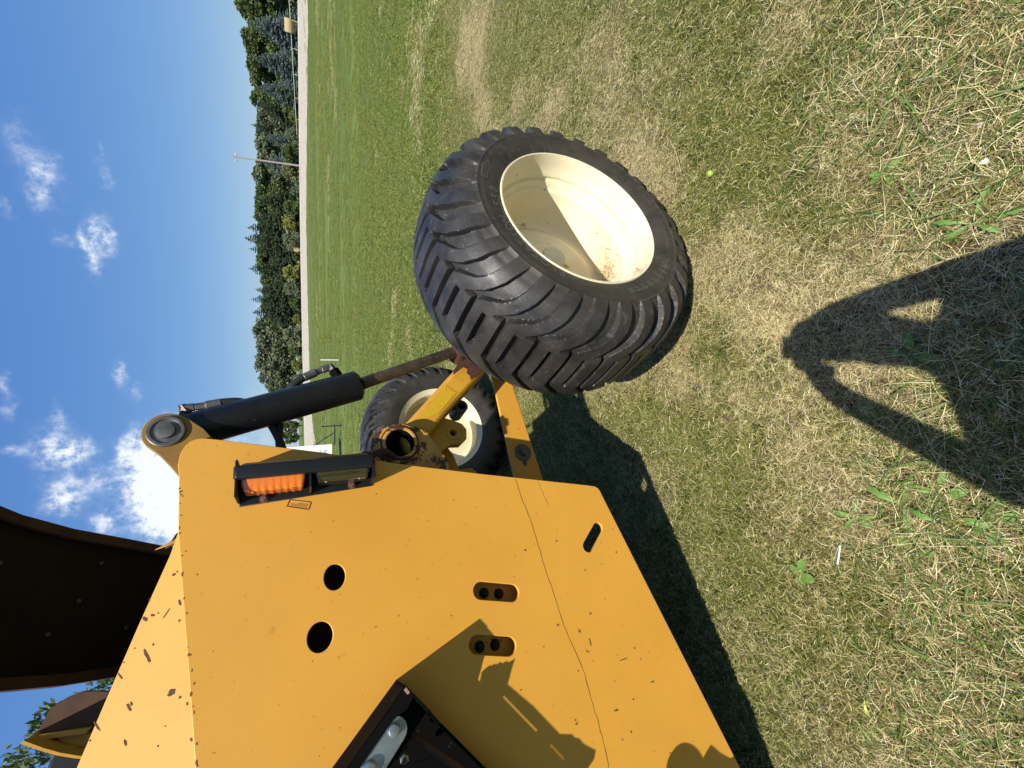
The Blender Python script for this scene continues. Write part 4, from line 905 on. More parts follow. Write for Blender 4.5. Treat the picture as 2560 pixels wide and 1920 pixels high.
    g.links.new(gi.outputs[0], ip.inputs['Points']); g.links.new(ci.outputs[0], ip.inputs['Instance']); ip.inputs['Pick Instance'].default_value = True
    g.links.new(ai, ip.inputs['Instance Index']); g.links.new(cx.outputs[0], ip.inputs['Rotation']); g.links.new(asx, ip.inputs['Scale']); g.links.new(ip.outputs[0], go.inputs[0])
    md = o.modifiers.new('scatter', 'NODES'); md.node_group = g
    return o
scatter()

# ------------------------------------------------------------------ weeds and small things in the grass
M_leaf = material('weed_leaf', (.085, .17, .030), .5, spec=.3, var=(.12, .22, .045), vscale=25)
M_rib = material('leaf_rib', (.30, .38, .12), .6)
def leaf(name, par, az, ln, wd, lift, lobed, up=.25):
    n = 10; V, Fc = [], []
    for k in range(n+1):
        u = k/n; w_ = wd*math.sin(PI*min(1, u*.92+.06))**.7*(.35+.65*u)
        if lobed: w_ *= 1-.45*abs(math.sin(u*PI*4.2))
        x = ln*u; z = lift+ln*up*math.sin(PI*u*.8)-.25*up*ln*u*u
        V += [(x, -w_, z+.15*w_), (x, 0, z-.002), (x, w_, z+.15*w_)]
        if k: s = 3*k; Fc += [(s-3, s-2, s+1, s), (s-2, s-1, s+2, s+1)]
    me = mesh(name, V, Fc, True); me.transform(Matrix.Rotation(az, 4, 'Z')); o = link(name, me, M_leaf, par)
    V = []; 
    return o
weeds = [('dandelion', .354, .448, 5, .085, .012, True, 'lobed dandelion rosette beside bare soil near the photographer\'s shadow edge'),
         ('dandelion', -.335, .590, 4, .100, .016, True, 'big lobed dandelion leaf pair on straw left of the photographer\'s shadow'),
         ('broadleaf_weed', .544, .620, 5, .040, .014, False, 'small dark green round leaved weed clump among dry straw'),
         ('broadleaf_weed', -.395, .697, 5, .060, .010, False, 'loose weed with spoon shaped leaves on pale straw beside the shadow'),
         ('broadleaf_weed', -.614, .855, 4, .048, .018, False, 'low round leaved weed near the white stick'),
         ('dandelion', -.288, .514, 4, .060, .014, False, 'short leaved weed touching the photographer\'s shadow'),
         ('broadleaf_weed', .058, .564, 4, .055, .016, False, 'shaded broad leaved weed inside the photographer\'s head shadow'),
         ('dandelion', -.448, .579, 4, .050, .012, False, 'bright green weed between coarse blades left of the shadow'),
         ('broadleaf_weed', -.340, .425, 5, .055, .015, False, 'weed clump at the near edge of the lawn beside the shadow'),
         ('broadleaf_weed', -.09, .66, 4, .035, .010, False, 'tiny weed in the lit gap between arm and body shadow')]
for k, (nm, x, y, n, ln, wd, lob, lab) in enumerate(weeds):
    r_ = random.Random(k*3+1); e = empty(nm, (x, y, .004)); tag(e, lab, 'weed')
    for q in range(n): leaf('leaf', e, 2*PI*q/n+r_.uniform(-.5, .5), ln*r_.uniform(.7, 1.15), wd*r_.uniform(.8, 1.2), .008, lob, r_.uniform(.08, .30))
def pebble(name, x, y, r, mat, lab, cat, sq=.6, z=.012):
    bm = bmesh.new(); bmesh.ops.create_icosphere(bm, subdivisions=2, radius=r)
    for v in bm.verts: v.co *= 1+.25*noise.noise(v.co*60+Vector((x*50, y*50, 0))); v.co.z *= sq
    me = bpy.data.meshes.new(name); bm.to_mesh(me); bm.free(); o = link(name, me, mat); o.location = (x, y, z); me.polygons.foreach_set('use_smooth', [True]*len(me.polygons)); return tag(o, lab, cat)
M_white = material('chalky_white', (.74, .73, .68), .9)
pebble('stone', .488, .430, .009, M_white, 'white crumb of stone on the bare dark soil', 'stone')
pebble('stone', .575, .435, .0065, M_white, 'smaller white stone right of the dandelion', 'stone')
pebble('stone', -.215, .560, .008, material('grey_stone', (.42, .41, .38), .9), 'small grey stone lying in the photographer\'s arm shadow', 'stone')
pebble('crab_apple', .781, 1.163, .012, material('green_fruit', (.28, .40, .05), .4), 'little yellow green fruit in the dry grass right of the wheel', 'fruit', 1, .018)
st = cyl('stick', (-.487, .738, .020), (-.545, .745, .024), .0022, M_white, None, 8, .0005); tag(st, 'short white peeled stick lying on the grass', 'stick')
V, Fc = [], []; pts_ = [(.86, 1.335), (.835, 1.31), (.80, 1.30), (.765, 1.302), (.74, 1.315)]
st = tube('straw_stalk', [(x, y, .035) for x, y in ((1.02, 1.36), (.96, 1.32), (.90, 1.30), (.84, 1.285))], .0016, M_straw, None, 4); tag(st, 'long pale bent straw stalk beside the near wheel', 'straw')
e_ = empty('yellow_leaf', (-.897, .685, .022)); tag(e_, 'curled yellow green fallen leaf in the short grass', 'leaf')
o_ = leaf('leaf_blade', e_, R(200), .048, .006, .0, False, .2); o_.data.materials.clear(); o_.data.materials.append(material('yellow_leaf_skin', (.42, .42, .08), .5))

# ------------------------------------------------------------------ things in the field
def polar(az, d): a = R(az); return Vector((d*math.sin(a), d*math.cos(a), 0))
def zg(x, y): return float(height(np.array(float(x)), np.array(float(y))))
def ground_pt(az, d): p = polar(az, d); p.z = zg(p.x, p.y); return p
# marker stake
e = empty('marker_stake', (1.053, 18.187, 0)); tag(e, 'thin white marker stake with a red tip standing in the mown field', 'stake')
box('post', (-.016, -.016, 0), (.016, .016, .66), M_white, e); box('tip', (-.018, -.018, .66), (.018, .018, .76), material('red_tip', (.45, .03, .02), .5), e)
# sign board on its black stand
e = empty('sign_board', (-2.13, 17.6, 0), R(2)); tag(e, 'white sign board on a black metal stand behind the machine', 'sign')
M_sign = material('white_board', (.82, .83, .84), .5); M_stand = material('black_stand', (.012, .012, .014), .5)
box('board', (-2.6, -.02, .34), (.03, .02, 1.85), M_sign, e, .004)
box('foot', (.68, -.30, .02), (.72, .30, .06), M_stand, e); box('foot', (.68, -.03, .02), (.72, .01, .70), M_stand, e)
box('rail', (.0, -.025, .22), (.70, .015, .26), M_stand, e)
cyl('brace', (.45, 0, .26), (-.25, .15, 1.35), .02, M_stand, e, 8)
def text_obj(name, body, size, mat, par, loc, rot=(R(90), 0, 0)):
    cu = bpy.data.curves.new(name, 'FONT'); cu.body = body; cu.size = size; cu.extrude = .002; cu.align_x = 'RIGHT'; me = from_curve(cu); me.materials.clear()
    o = link(name, me, mat, par); o.location = loc; o.rotation_euler = rot; return o
text_obj('letters', 'R-', .24, M_stand, e, (-.12, -.024, .70)); text_obj('letters', 'W', .20, material('blue_letters', (.03, .10, .30), .5), e, (-.14, -.024, .50))
# utility pole and wires
M_pole = material('weathered_pole_wood', (.34, .31, .27), .9, var=(.26, .23, .20), vscale=6)
pb0 = ground_pt(24.54, 88); e = empty('utility_pole', pb0); tag(e, 'leaning grey wooden utility pole in front of the tree row', 'utility pole')
topz = 88*math.tan(R(5.55))+HCAM-pb0.z
cyl('pole', (0, 0, -.3), (-.42, 0, topz), .15, M_pole, e, 12, .01, .10)
cyl('crossarm', (-1.05, .2, topz-.55), (.25, -.2, topz-.55), .055, M_pole, e, 6); 
for q in (-.95, -.1, .15): cyl('insulator', (q, 0, topz-.50), (q, 0, topz-.30), .05, M_white, e, 8)
M_wire = material('wire', (.30, .33, .38), .5)
tube('wire', [(-.42, 0, topz), (8, -9, topz-.6), (20, -20, topz-.4), (38, -38, topz+.3)], .009, M_wire, e, 4)
tube('wire', [(-.42, 0, topz), (-14, 10, topz-.9), (-40, 20, topz-1.3), (-70, 30, topz-1.2)], .009, M_wire, e, 4)
tube('wire', [(-.35, 0, topz-1.3), (-14, 10, topz-2.4), (-40, 20, topz-2.9), (-70, 30, topz-2.8)], .007, M_wire, e, 4)
# rail fence beyond the road
e = empty('rail_fence', ground_pt(34, 85)); tag(e, 'single rail cream fence running beyond the gravel road', 'fence')
M_fence = material('cream_vinyl', (.66, .64, .42), .6); fo = e.location
p0, p1 = polar(42, 80), polar(24, 98); p0.z = HCAM+80*math.tan(R(.28)); p1.z = HCAM-98*math.tan(R(.50))
cyl('rail', p0-fo, p1-fo, .045, M_fence, e, 6, .002)
for k in range(10):
    p = p0.lerp(p1, k/9+.02); cyl('post', p-fo-Vector((0, 0, 1.0)), p-fo+Vector((0, 0, .04)), .03, M_fence, e, 6, .002)
# round bales
M_hay = material('hay', (.36, .29, .16), .95, var=(.36, .26, .12), vscale=5, bump=1, bscale=14); M_hayend = material('hay_end', (.42, .34, .20), .95, var=(.36, .27, .14), vscale=6, distort=1.2)
def bale(az, d, r, ln, turn, lab, lift=0):
    p = ground_pt(az, d); e = empty('round_bale', p+Vector((0, 0, lift)), turn); tag(e, lab, 'hay bale', 'round hay bales beyond the gravel road')
    n = 40; m = 9; V, Fc = [], []
    for k in range(m):
        a = -ln/2+ln*k/(m-1)
        for q in range(n): t = 2*PI*q/n; rr0 = r*(1+.02*noise.noise(Vector((a*3, math.cos(t)*4, math.sin(t)*4))))*(.97 if k in (0, m-1) else 1); V.append((a, rr0*math.cos(t), r*.96+rr0*math.sin(t)))
        if k:
            for q in range(n): Fc.append(((k-1)*n+q, (k-1)*n+(q+1) % n, k*n+(q+1) % n, k*n+q))
    link('roll', mesh('roll', V, Fc, True), M_hay, e)
    for s_ in (-1, 1):
        o = lathe('end_face', [(0, r*.97), (.02, r*.8), (.03, r*.5), (.035, 0)] if s_ > 0 else [(0, r*.97), (-.02, r*.8), (-.03, r*.5), (-.035, 0)], M_hayend, e, c=(s_*ln/2, 0, r*.96), n=32)
    return e
bale(36.5, 84, .62, 1.55, R(-36), 'largest round hay bale, lying side-on beyond the road', .55)
bale(30.58, 104, .62, 1.2, R(60), 'small distant hay bale under the yellowish bushes', .35)
bale(15.93, 96, .66, 1.2, R(74), 'round hay bale showing its coiled end beside the shelter', .2)
bale(7.39, 96, .66, 1.2, R(84), 'half hidden round hay bale below the dark spruces', -.1)
# small roofed stand by the bale
e = empty('roofed_stand', ground_pt(17.0, 95)+Vector((0, 0, .1)), R(-17)); tag(e, 'small grey roofed stand with a white bench near the trees', 'shelter')
Mg = material('grey_boards', (.22, .22, .21), .8)
for sx in (-.7, .6): box('post', (sx, -.06, 0), (sx+.1, .06, 2.0), Mg, e)
box('roof', (-1.35, -.7, 2.0), (1.25, .7, 2.32), Mg, e, .03); box('bench', (-.75, -.4, .2), (.75, -.1, .75), M_white, e, .02)

# ------------------------------------------------------------------ trees
def tree_material(name, c1, c2):
    m = bpy.data.materials.new(name); m.use_nodes = True; t = m.node_tree; p = t.nodes['Principled BSDF']; nd = t.nodes.new; lk = t.links.new
    g = nd('ShaderNodeNewGeometry'); r = nd('ShaderNodeMapRange'); n = nd('ShaderNodeTexNoise'); n.inputs['Scale'].default_value = .9; tcx = nd('ShaderNodeTexCoord'); lk(tcx.outputs['Object'], n.inputs['Vector'])
    ad = nd('ShaderNodeMath'); ad.operation = 'MULTIPLY_ADD'; lk(g.outputs['Random Per Island'], ad.inputs[0]); ad.inputs[1].default_value = .5; lk(n.outputs[0], ad.inputs[2])
    r.inputs[1].default_value = .3; r.inputs[2].default_value = 1.15; lk(ad.outputs[0], r.inputs[0])
    x = nd('ShaderNodeMix'); x.data_type = 'RGBA'; x.inputs[6].default_value = (*c1, 1); x.inputs[7].default_value = (*c2, 1); lk(r.outputs[0], x.inputs[0]); lk(x.outputs[2], p.inputs['Base Color'])
    p.inputs['Roughness'].default_value = .65; p.inputs['Specular IOR Level'].default_value = .25
    tr = nd('ShaderNodeBsdfTranslucent'); lk(x.outputs[2], tr.inputs[0]); mx_ = nd('ShaderNodeMixShader'); mx_.inputs[0].default_value = .2
    lk(p.outputs[0], mx_.inputs[1]); lk(tr.outputs[0], mx_.inputs[2]); lk(mx_.outputs[0], t.nodes['Material Output'].inputs[0]); return m
M_spruce = tree_material('dark_spruce_needles', (.030, .050, .024), (.075, .105, .052)); M_blue = tree_material('blue_spruce_needles', (.065, .105, .095), (.165, .215, .205))
M_dec = tree_material('broadleaf_foliage', (.050, .080, .020), (.145, .185, .062)); M_dec2 = tree_material('pale_foliage', (.095, .115, .060), (.23, .26, .15)); M_yel = tree_material('yellowish_foliage', (.12, .14, .03), (.30, .30, .09))
M_bark = material('bark', (.09, .065, .045), .95)
def quads(cents, dirs, sizes, seed, aspect=.6):
    r = np.random.default_rng(seed); n = len(cents); rv = r.normal(size=(n, 3)); u = dirs/np.linalg.norm(dirs, axis=1)[:, None]
    v = np.cross(u, rv); v /= np.linalg.norm(v, axis=1)[:, None]+1e-9; s = sizes[:, None]
    # pointed leaf clump: rhombus
    P = np.stack([cents-u*s, cents+v*s*aspect, cents+u*s, cents-v*s*aspect], 1).reshape(-1, 3)
    return P, np.arange(n*4).reshape(-1, 4)
def spruce_mesh(seed, H=9, Rb=2.4, n=5200):
    r = np.random.default_rng(seed); C, Dd, Sz = [], [], []
    tiers = 26
    for k in range(tiers):
        u = (k+.5)/tiers; z = H*(.05+.95*u); rb = Rb*(1-u)**.72*r.uniform(.85, 1.12)+.10; nb = int(7+15*(1-u))
        for q in range(nb):
            az = r.random()*2*PI; L_ = rb*r.uniform(.75, 1.12); m = max(3, int(L_*15))
            t = np.linspace(.12, 1, m); x = t*L_; zz = z-.34*x*r.uniform(.5, 1.2)+.10*x*x/max(L_, .1)+.12*np.maximum(t-.75, 0)*L_
            w_ = .25*(1.1-t)*L_**.5; lat = r.normal(0, 1, m)*w_; C.append(np.c_[x*np.cos(az)-lat*np.sin(az), x*np.sin(az)+lat*np.cos(az), zz+r.normal(0, .05, m)])
            Dd.append(np.tile([[np.cos(az), np.sin(az), -.25]], (m, 1))+r.normal(0, .45, (m, 3))); Sz.append(r.uniform(.12, .24, m)*(.6+.4*(1-u)))
    tip = np.c_[r.normal(0, .03, 10), r.normal(0, .03, 10), np.linspace(H*.95, H*1.03, 10)]; C.append(tip); Dd.append(np.tile([[0, 0, 1.]], (10, 1))+r.normal(0, .4, (10, 3))); Sz.append(np.full(10, .10))
    return npmesh('crown', *quads(np.vstack(C), np.vstack(Dd), np.concatenate(Sz), seed))
def round_mesh(seed, H=8, W=3.4, n=9000, low=.15, size=.17):
    r = np.random.default_rng(seed); C, Dd, Sz = [], [], []
    for k in range(44):
        az = r.random()*2*PI; u = r.random(); z = H*(low+(1-low)*(.10+.82*u)); rad_ = W*.80*math.sqrt(max(.04, 1-((u-.40)/.66)**2))*r.uniform(.15, 1); rr0 = W*r.uniform(.20, .36)*(1-.35*u)
        m = n//44; d = r.normal(size=(m, 3)); d /= np.linalg.norm(d, axis=1)[:, None]; q = rr0*(1-.5*r.random(m)**1.5+.22*r.random(m)**4)*(1+.25*np.sin(d[:, 0]*7+k)*np.cos(d[:, 2]*6))
        C.append(np.array([rad_*math.cos(az), rad_*math.sin(az), min(z, H-rr0*.7)])+d*q[:, None]*np.array([1, 1, .85])); Dd.append(d+r.normal(0, .7, (m, 3))); Sz.append(r.uniform(.7, 1.4, m)*size)
    return npmesh('crown', *quads(np.vstack(C), np.vstack(Dd), np.concatenate(Sz), seed, .75))
SPR = [spruce_mesh(s, 9, 2.9+.2*(s % 3)) for s in (1, 2, 3, 4)]
RND = [round_mesh(s, 8, 3.6) for s in (11, 12, 13, 14)]; BSH = [round_mesh(s, 3.2, 1.9, 2600, .02, .13) for s in (21, 22)]
def trunk_mesh(H, r): 
    V, Fc = [], []; n = 8
    for k in range(5):
        u = k/4
        for q in range(n): t = 2*PI*q/n; V.append((r*(1-.8*u)*math.cos(t)+.06*math.sin(u*5), r*(1-.8*u)*math.sin(t), H*u-.2))
        if k:
            for q in range(n): Fc.append(((k-1)*n+q, (k-1)*n+(q+1) % n, k*n+(q+1) % n, k*n+q))
    return mesh('trunk', V, Fc, True)
TRK = trunk_mesh(8, .22)
def tree(nm, az, d, H, me, base, mat, wsc, lab, cat, grp, seed):
    p = ground_pt(az, d); e = empty(nm, p, random.Random(seed).random()*6.28); tag(e, lab, cat, grp)
    o = bpy.data.objects.new('crown', me); COL.objects.link(o); o.parent = e; k = H/base; o.scale = (k*wsc, k*wsc, k)
    if not me.materials: me.materials.append(mat)
    o.material_slots[0].link = 'OBJECT'; o.material_slots[0].material = mat
    t = bpy.data.objects.new('trunk', TRK); COL.objects.link(t); t.parent = e; t.scale = (k, k, H/9)
    if not TRK.materials: TRK.materials.append(M_bark)
    return e
def Hel(el, d, az): p = ground_pt(az, d); return HCAM+d*math.tan(R(el))-p.z
TG = 'trees in the row beyond the gravel road'
row = [ # az, d, top elevation, kind (s dark spruce, b blue spruce, r round, p pale round), width, wording
 (37.6,100,4.25,'r',1.2,'tall rounded green tree at the right end of the row'),(39.8,96,4.3,'r',1.2,'green tree cut by the right edge of the view'),(41.5,98,4.4,'b',1.0,'spruce beyond the right end of the row'),
 (35.9,92,3.3,'b',1.25,'broad blue spruce above the largest hay bale'),(34.4,104,3.95,'r',1.1,'bright green tree between two blue spruces'),(33.2,94,3.1,'b',1.05,'second blue spruce from the right'),
 (32.0,104,3.6,'r',1.1,'mid green round tree behind the blue spruces'),(30.9,93,2.9,'b',1.15,'low wide blue spruce over the small hay bale'),(29.4,108,3.2,'s',1.1,'dark spruce left of the low blue spruce'),
 (28.3,112,3.1,'p',1.0,'greyish green round tree in the dip of the row'),(27.5,110,3.7,'s',.75,'lone pointed spruce tip rising over round trees'),(26.6,100,2.6,'b',1.0,'small blue spruce in front of pale trees'),
 (25.7,110,3.4,'p',1.1,'pale round tree just right of the utility pole'),(24.3,98,2.9,'b',1.2,'blue spruce right behind the utility pole'),(23.2,112,3.6,'p',1.15,'pale green tree behind the utility pole'),
 (21.6,112,3.4,'r',1.1,'rounded tree left of the utility pole'),(20.6,104,3.7,'s',.9,'dark spruce with a leaning tip left of the pole'),(19.5,108,3.6,'r',1.0,'dense round tree beside the dark spruce'),
 (18.7,100,4.0,'s',.9,'narrow dark spruce above the roofed stand'),(17.6,100,4.55,'s',.85,'first of the tall pointed spruces over the roofed stand'),(16.45,101,4.85,'s',.85,'tallest pointed dark spruce of the row'),
 (15.4,102,4.4,'s',.85,'pointed spruce just behind the coiled hay bale'),(14.4,106,3.9,'r',.9,'green tree in the gap between spruces'),(13.3,100,4.5,'s',1.0,'solitary spruce with grey green tips'),
 (12.2,106,3.4,'r',1.0,'low broad tree between two spruces'),(11.1,101,4.0,'s',1.0,'blunt dark spruce near the middle'),(10.0,100,4.35,'s',1.0,'dark spruce with drooping boughs right of the half hidden bale'),
 (8.6,100,4.40,'s',1.05,'dark spruce above the half hidden bale'),(7.4,105,3.6,'r',.9,'round tree behind the half hidden bale'),(6.3,106,4.3,'p',1.15,'silvery green tree left of the last spruce'),
 (4.7,106,4.15,'p',1.2,'large silvery willow like tree above the stake'),(3.1,106,4.1,'p',1.15,'round silvery tree beside the hose'),(1.5,106,3.8,'p',1.15,'silvery tree behind the hydraulic cylinder'),
 (0.1,108,3.2,'r',1.0,'green tree at the left end of the row'),(-1.6,112,2.2,'r',1.0,'lower tree hidden behind the cylinder'),(-3.2,120,1.4,'s',.9,'far spruce seen below the cylinder'),(-4.4,118,1.9,'r',.7,'distant tree left of the cylinder'),(-5.6,118,1.9,'r',.8,'distant round tree over the sign board')]
for k, (az, d, el, kd, ws, lab) in enumerate(row):
    H = Hel(el, d, az)
    if kd in 'sb': tree('spruce_tree', az, d, H, SPR[k % 4], 9, M_blue if kd == 'b' else M_spruce, ws*1.15, lab, 'spruce', TG, k)
    else: tree('broadleaf_tree', az, d, H*1.03, RND[k % 4], 8, M_dec2 if kd == 'p' else M_dec, ws*1.15, lab, 'tree', TG, k)
for k, az in enumerate(np.arange(39.5, -1.5, -1.75)):
    d = 95+2*math.sin(k*2.3); lm = 'yellowish' if k % 3 == 0 else ('pale green' if k % 3 == 1 else 'dark green')
    tree('bush', float(az), d, 2.4+.8*math.sin(k*1.7)+(.6 if k % 2 else 0), BSH[k % 2], 3.2, (M_yel, M_dec2, M_dec)[k % 3], 1.15, ' '.join(('%s bush in front of the %s' % (lm, min(row, key=lambda q: abs(q[0]-az))[5])).split()[:16]), 'bush', 'bushes under the tree row', 100+k)
# the wood behind reads as one mass and closes the gaps
Vw, Qw = [], []
for k, az in enumerate(np.arange(42, -.5, -1.7)):
    p = ground_pt(float(az), 126); src = RND[(k+1) % 4]; co = np.empty(len(src.vertices)*3, np.float32); src.vertices.foreach_get('co', co); co = co.reshape(-1, 3)
    H_ = Hel(float(np.interp(az, [-1, 3, 12, 20, 24, 28, 32, 40], [2.3, 3.5, 3.45, 3.75, 3.6, 3.2, 3.75, 4.1]))+.22*math.sin(k*3.), 126, float(az)); kk = H_/8; co = co*np.array([kk*1.5, kk*1.5, kk])+np.array(p); Qw.append(np.arange(len(co)).reshape(-1, 4)+sum(len(v) for v in Vw)); Vw.append(co)
tag(link('woodland', npmesh('woodland', np.vstack(Vw), np.vstack(Qw)), M_dec), 'dark mass of trees closing the gaps behind the tree row', 'wood', kind='stuff')
# tall tree behind the machine: only a few tips show
def sprig_tree():
    e = empty('tall_tree', polar(-29.2, 19), 0); tag(e, 'tall green tree behind the machine with only its top twigs showing', 'tree')
    r = np.random.default_rng(9); C, Dd, Sz = [], [], []
    for az, el, s_ in ((-28.0,16.2,.34),(-27.8,18.6,.26),(-28.7,19.3,.22),(-30.2,18.5,.55),(-30.9,20.0,.45),(-29.6,17.3,.6),(-26.4,15.6,.5),(-31.8,19.2,.8),(-33.5,20.5,1.0),(-29,15,1.2),(-31,15.5,1.5),(-33,17,1.5),(-28,12.5,1.6),(-31,11,2.0),(-34,13,2)):
        c = polar(az, 19)+Vector((0, 0, HCAM+19*math.tan(R(el))))-e.location; m = int(150*s_**1.6)+50; d = r.normal(size=(m, 3))*np.array([1.0, 1.0, .8]); C.append(np.array(c)+d*s_*.42); Dd.append(np.tile([[.35, 0, 1.]], (m, 1))+r.normal(0, .5, (m, 3))); Sz.append(r.uniform(.07, .12, m))
    link('crown', npmesh('crown', *quads(np.vstack(C), np.vstack(Dd), np.concatenate(Sz), 9, .4)), M_dec, e)
    cyl('trunk', (0, 0, -.2), (-.3, 0, 5.2), .24, M_bark, e, 12, .01, .06)
    for q in range(7): a = q*.9; cyl('limb', (-.05*q, 0, 2.6+.35*q), (-.6+1.5*math.cos(a), 1.5*math.sin(a), 4.6+.28*q), .07, M_bark, e, 8, .004, .02)
sprig_tree()

# ------------------------------------------------------------------ the photographer: stands behind the camera, casts the shadow in the foreground
def skin(name, verts, edges, radii, root, sub=2):
    me = bpy.data.meshes.new(name); me.from_pydata(verts, edges, []); o = bpy.data.objects.new(name, me); COL.objects.link(o)
    md = o.modifiers.new('s', 'SKIN'); md.use_smooth_shade = True; o.modifiers.new('u', 'SUBSURF').levels = sub
    for k, v in enumerate(me.skin_vertices[0].data): v.radius = radii[k] if isinstance(radii[k], tuple) else (radii[k],)*2; v.use_root = (k == root)
    dg = bpy.context.evaluated_depsgraph_get(); dg.update(); m2 = bpy.data.meshes.new_from_object(o.evaluated_get(dg)); bpy.data.objects.remove(o)
    m2.polygons.foreach_set('use_smooth', [True]*len(m2.polygons)); return m2
per = empty('person', (-.08, -.40, 0)); tag(per, 'person in dark shirt, cap and jeans holding a phone with both hands', 'person')
px_, py_ = -.08, -.40
def L_(x, y, z): return (x-px_, y-py_, z)
vv = [L_(-.08,-.44,.95), L_(-.08,-.445,1.10), L_(-.08,-.45,1.28), L_(-.07,-.45,1.39), L_(-.055,-.415,1.48), L_(-.035,-.37,1.575), L_(-.03,-.335,1.68),
      L_(-.25,-.445,1.385), L_(-.355,-.34,1.14), L_(-.165,-.072,1.31), L_(-.085,-.03,1.375),
      L_(.105,-.405,1.39), L_(.175,-.37,1.10), L_(.085,-.08,1.31), L_(.045,-.03,1.375),
      L_(-.18,-.40,.90), L_(-.20,-.38,.50), L_(-.21,-.42,.09), L_(-.21,-.30,.045), L_(.02,-.40,.90), L_(.04,-.38,.50), L_(.05,-.42,.09), L_(.05,-.30,.045)]
ee = [(0,1),(1,2),(2,3),(3,4),(4,5),(5,6),(3,7),(7,8),(8,9),(9,10),(3,11),(11,12),(12,13),(13,14),(0,15),(15,16),(16,17),(17,18),(0,19),(19,20),(20,21),(21,22)]
rr_ = [(.15,.11),(.145,.105),(.165,.115),(.12,.09),.055,.078,.082,.062,.050,.036,.026,.062,.052,.038,.028,.095,.062,.048,.04,.095,.062,.048,.04]
bmh = skin('body', vv, ee, rr_, 0)
M_skin = material('skin', (.50, .30, .21), .5); M_shirt = material('dark_shirt', (.03, .04, .06), .9); M_jeans = material('jeans', (.05, .08, .16), .9); M_boot = material('boots', (.05, .03, .02), .6); M_hair = material('hair', (.04, .025, .015), .7)
ob = link('body', bmh, [M_skin, M_shirt, M_jeans, M_boot], per)
for p in bmh.polygons:
    c = p.center; z = c.z; xw, yw = c.x+px_, c.y+py_
    p.material_index = 3 if z < .12 else (2 if z < .97 else (0 if (z > 1.49 or yw > -.20) else 1))
# head: cranium, face, hair
def head():
    bm = bmesh.new(); bmesh.ops.create_uvsphere(bm, u_segments=32, v_segments=24, radius=1)
    for v in bm.verts:
        x, y, z = v.co; w_ = .074*(1-.16*max(0, -z)); d = .094; v.co = Vector((x*w_, y*d+(-z)*(.012 if z < 0 else 0)*(1 if y > 0 else 0), z*.115))
        if y > .75 and abs(x) < .22 and -.35 < z < .1: v.co.y += .016*(1-abs(x)/.22)*(1-abs(z+.15)/.3 if abs(z+.15) < .3 else 0)
        if y > .6 and abs(abs(x)-.38) < .2 and abs(z-.05) < .14: v.co.y -= .006
    me = bpy.data.meshes.new('head'); bm.to_mesh(me); bm.free(); me.polygons.foreach_set('use_smooth', [True]*len(me.polygons)); return me
hd = link('head', head(), M_skin, per); hd.location = L_(-.015, -.325, 1.665); hd.rotation_euler = (R(-12), 0, 0)
for s_ in (-1, 1):
    o = lathe('eye', [(-.009, .0), (-.006, .006), (0, .009), (.006, .006), (.009, 0)], material('eye_white', (.8, .8, .78), .2), hd, axis='b', c=(s_*.029, .084, .008), n=14)
    o = lathe('ear', [(-.004, 0), (-.003, .020), (.003, .022), (.005, .012), (.004, 0)], M_skin, hd, axis='a', c=(s_*.076, -.005, -.005), n=16)
box('mouth', (-.022, .085, -.062), (.022, .092, -.056), material('lips', (.38, .14, .12), .5), hd, .002)
bm = bmesh.new(); bmesh.ops.create_uvsphere(bm, u_segments=32, v_segments=20, radius=1)
for v in list(bm.verts):
    if v.co.z < .15 and v.co.y > -.1 or v.co.z < -.45: bm.verts.remove(v)
for v in bm.verts: v.co = Vector((v.co.x*.081, v.co.y*.101-.002, v.co.z*.124+.002))
me = bpy.data.meshes.new('hair'); bm.to_mesh(me); bm.free(); me.polygons.foreach_set('use_smooth', [True]*len(me.polygons)); link('hair', me, M_hair, hd)
capm = material('cap_cloth', (.04, .05, .05), .9)
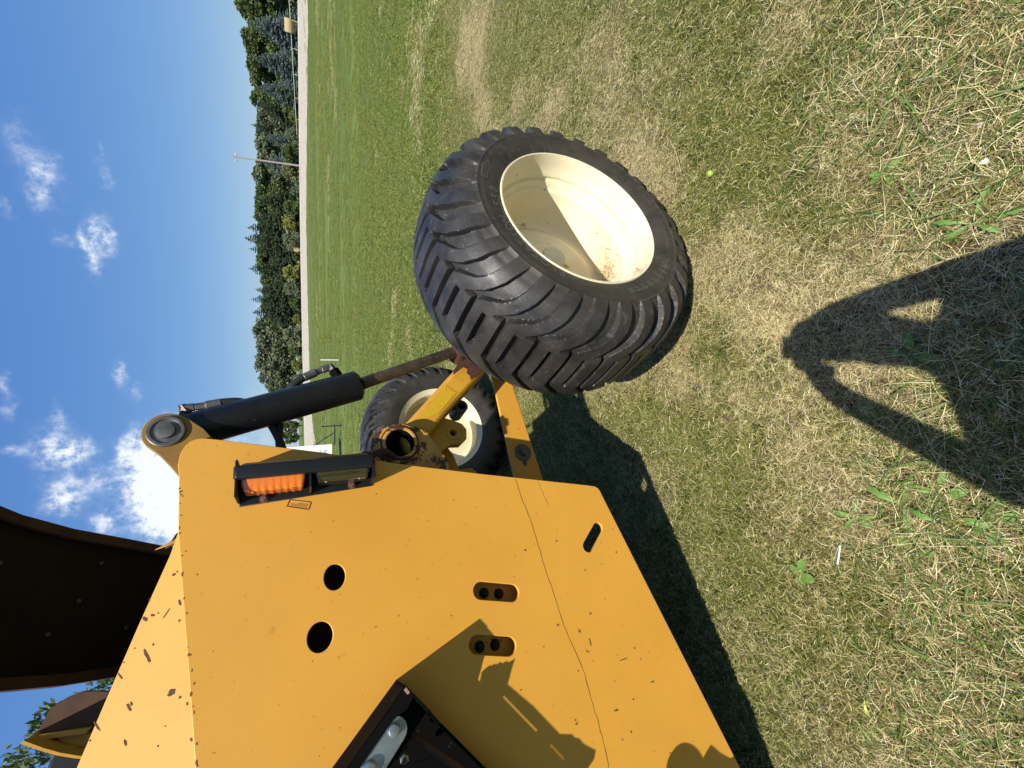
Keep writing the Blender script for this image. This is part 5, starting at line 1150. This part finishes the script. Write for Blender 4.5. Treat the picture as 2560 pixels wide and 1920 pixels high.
cp = lathe('cap', [(.0, .083), (.045, .080), (.085, .060), (.105, .0)], capm, hd, axis='z', c=(0, -.005, .030), n=28); cp.data.transform(Matrix.Scale(1.22, 4, (0, 1, 0)))
brim = prism('cap_brim', circ((.100, 0), .068, 24, .9), -.006, -.002, capm, hd); brim.data.transform(Matrix(((0, 0, 1, 0), (0, 1, 0, .0), (1, 0, 0, .045), (0, 0, 0, 1))))
# phone just behind the lens position, held upright
phone = empty('phone', (0, 0, HCAM)); tag(phone, 'dark smartphone held in both hands by the person', 'phone')
Mp = Matrix(((Rt2.x, Up2.x, -Fw.x, 0), (Rt2.y, Up2.y, -Fw.y, 0), (Rt2.z, Up2.z, -Fw.z, 0), (0, 0, 0, 1)))
box('case', (-.058, -.118, .016), (.017, .030, .024), M_house, phone, .003, Mp); box('screen', (-.055, -.115, .0242), (.014, .027, .0248), M_smokel, phone, 0, Mp)
# hands: palm, four fingers and a thumb each, closed on the phone's edges
def hand(side, name):
    ex = -.064 if side < 0 else .023          # phone edge (phone axes)
    def W(x, y, z): return tuple((Mp @ Vector((x, y, z)))+Vector((0, 0, HCAM))-Vector((px_, py_, 0)))
    wr = W(ex+side*.040, -.110, .055); V = [wr, W(ex+side*.034, -.082, .040), W(ex+side*.026, -.055, .030)]; E = [(0, 1), (1, 2)]; Rr = [.026, (.030, .018), (.027, .016)]
    for k, (yo, ln) in enumerate(((.000, .95), (-.019, 1.05), (-.038, 1.0), (-.057, .8))):
        s = len(V); V += [W(ex+side*.022, yo-.030, .024), W(ex+side*.012, yo-.024, .006), W(ex-side*.004, yo-.020, .002+.001), W(ex-side*.018*ln, yo-.018, .004)]
        E += [(2 if k < 2 else 1, s), (s, s+1), (s+1, s+2), (s+2, s+3)]; Rr += [.0095, .0088, .0080, .0072]
    s = len(V); V += [W(ex+side*.018, -.078, .046), W(ex-side*.002, -.060, .042), W(ex-side*.020, -.046, .034)]; E += [(1, s), (s, s+1), (s+1, s+2)]; Rr += [.012, .0105, .0085]
    return link(name, skin(name, V, E, Rr, 0), M_skin, per)
hand(-1, 'hand'); hand(1, 'hand')
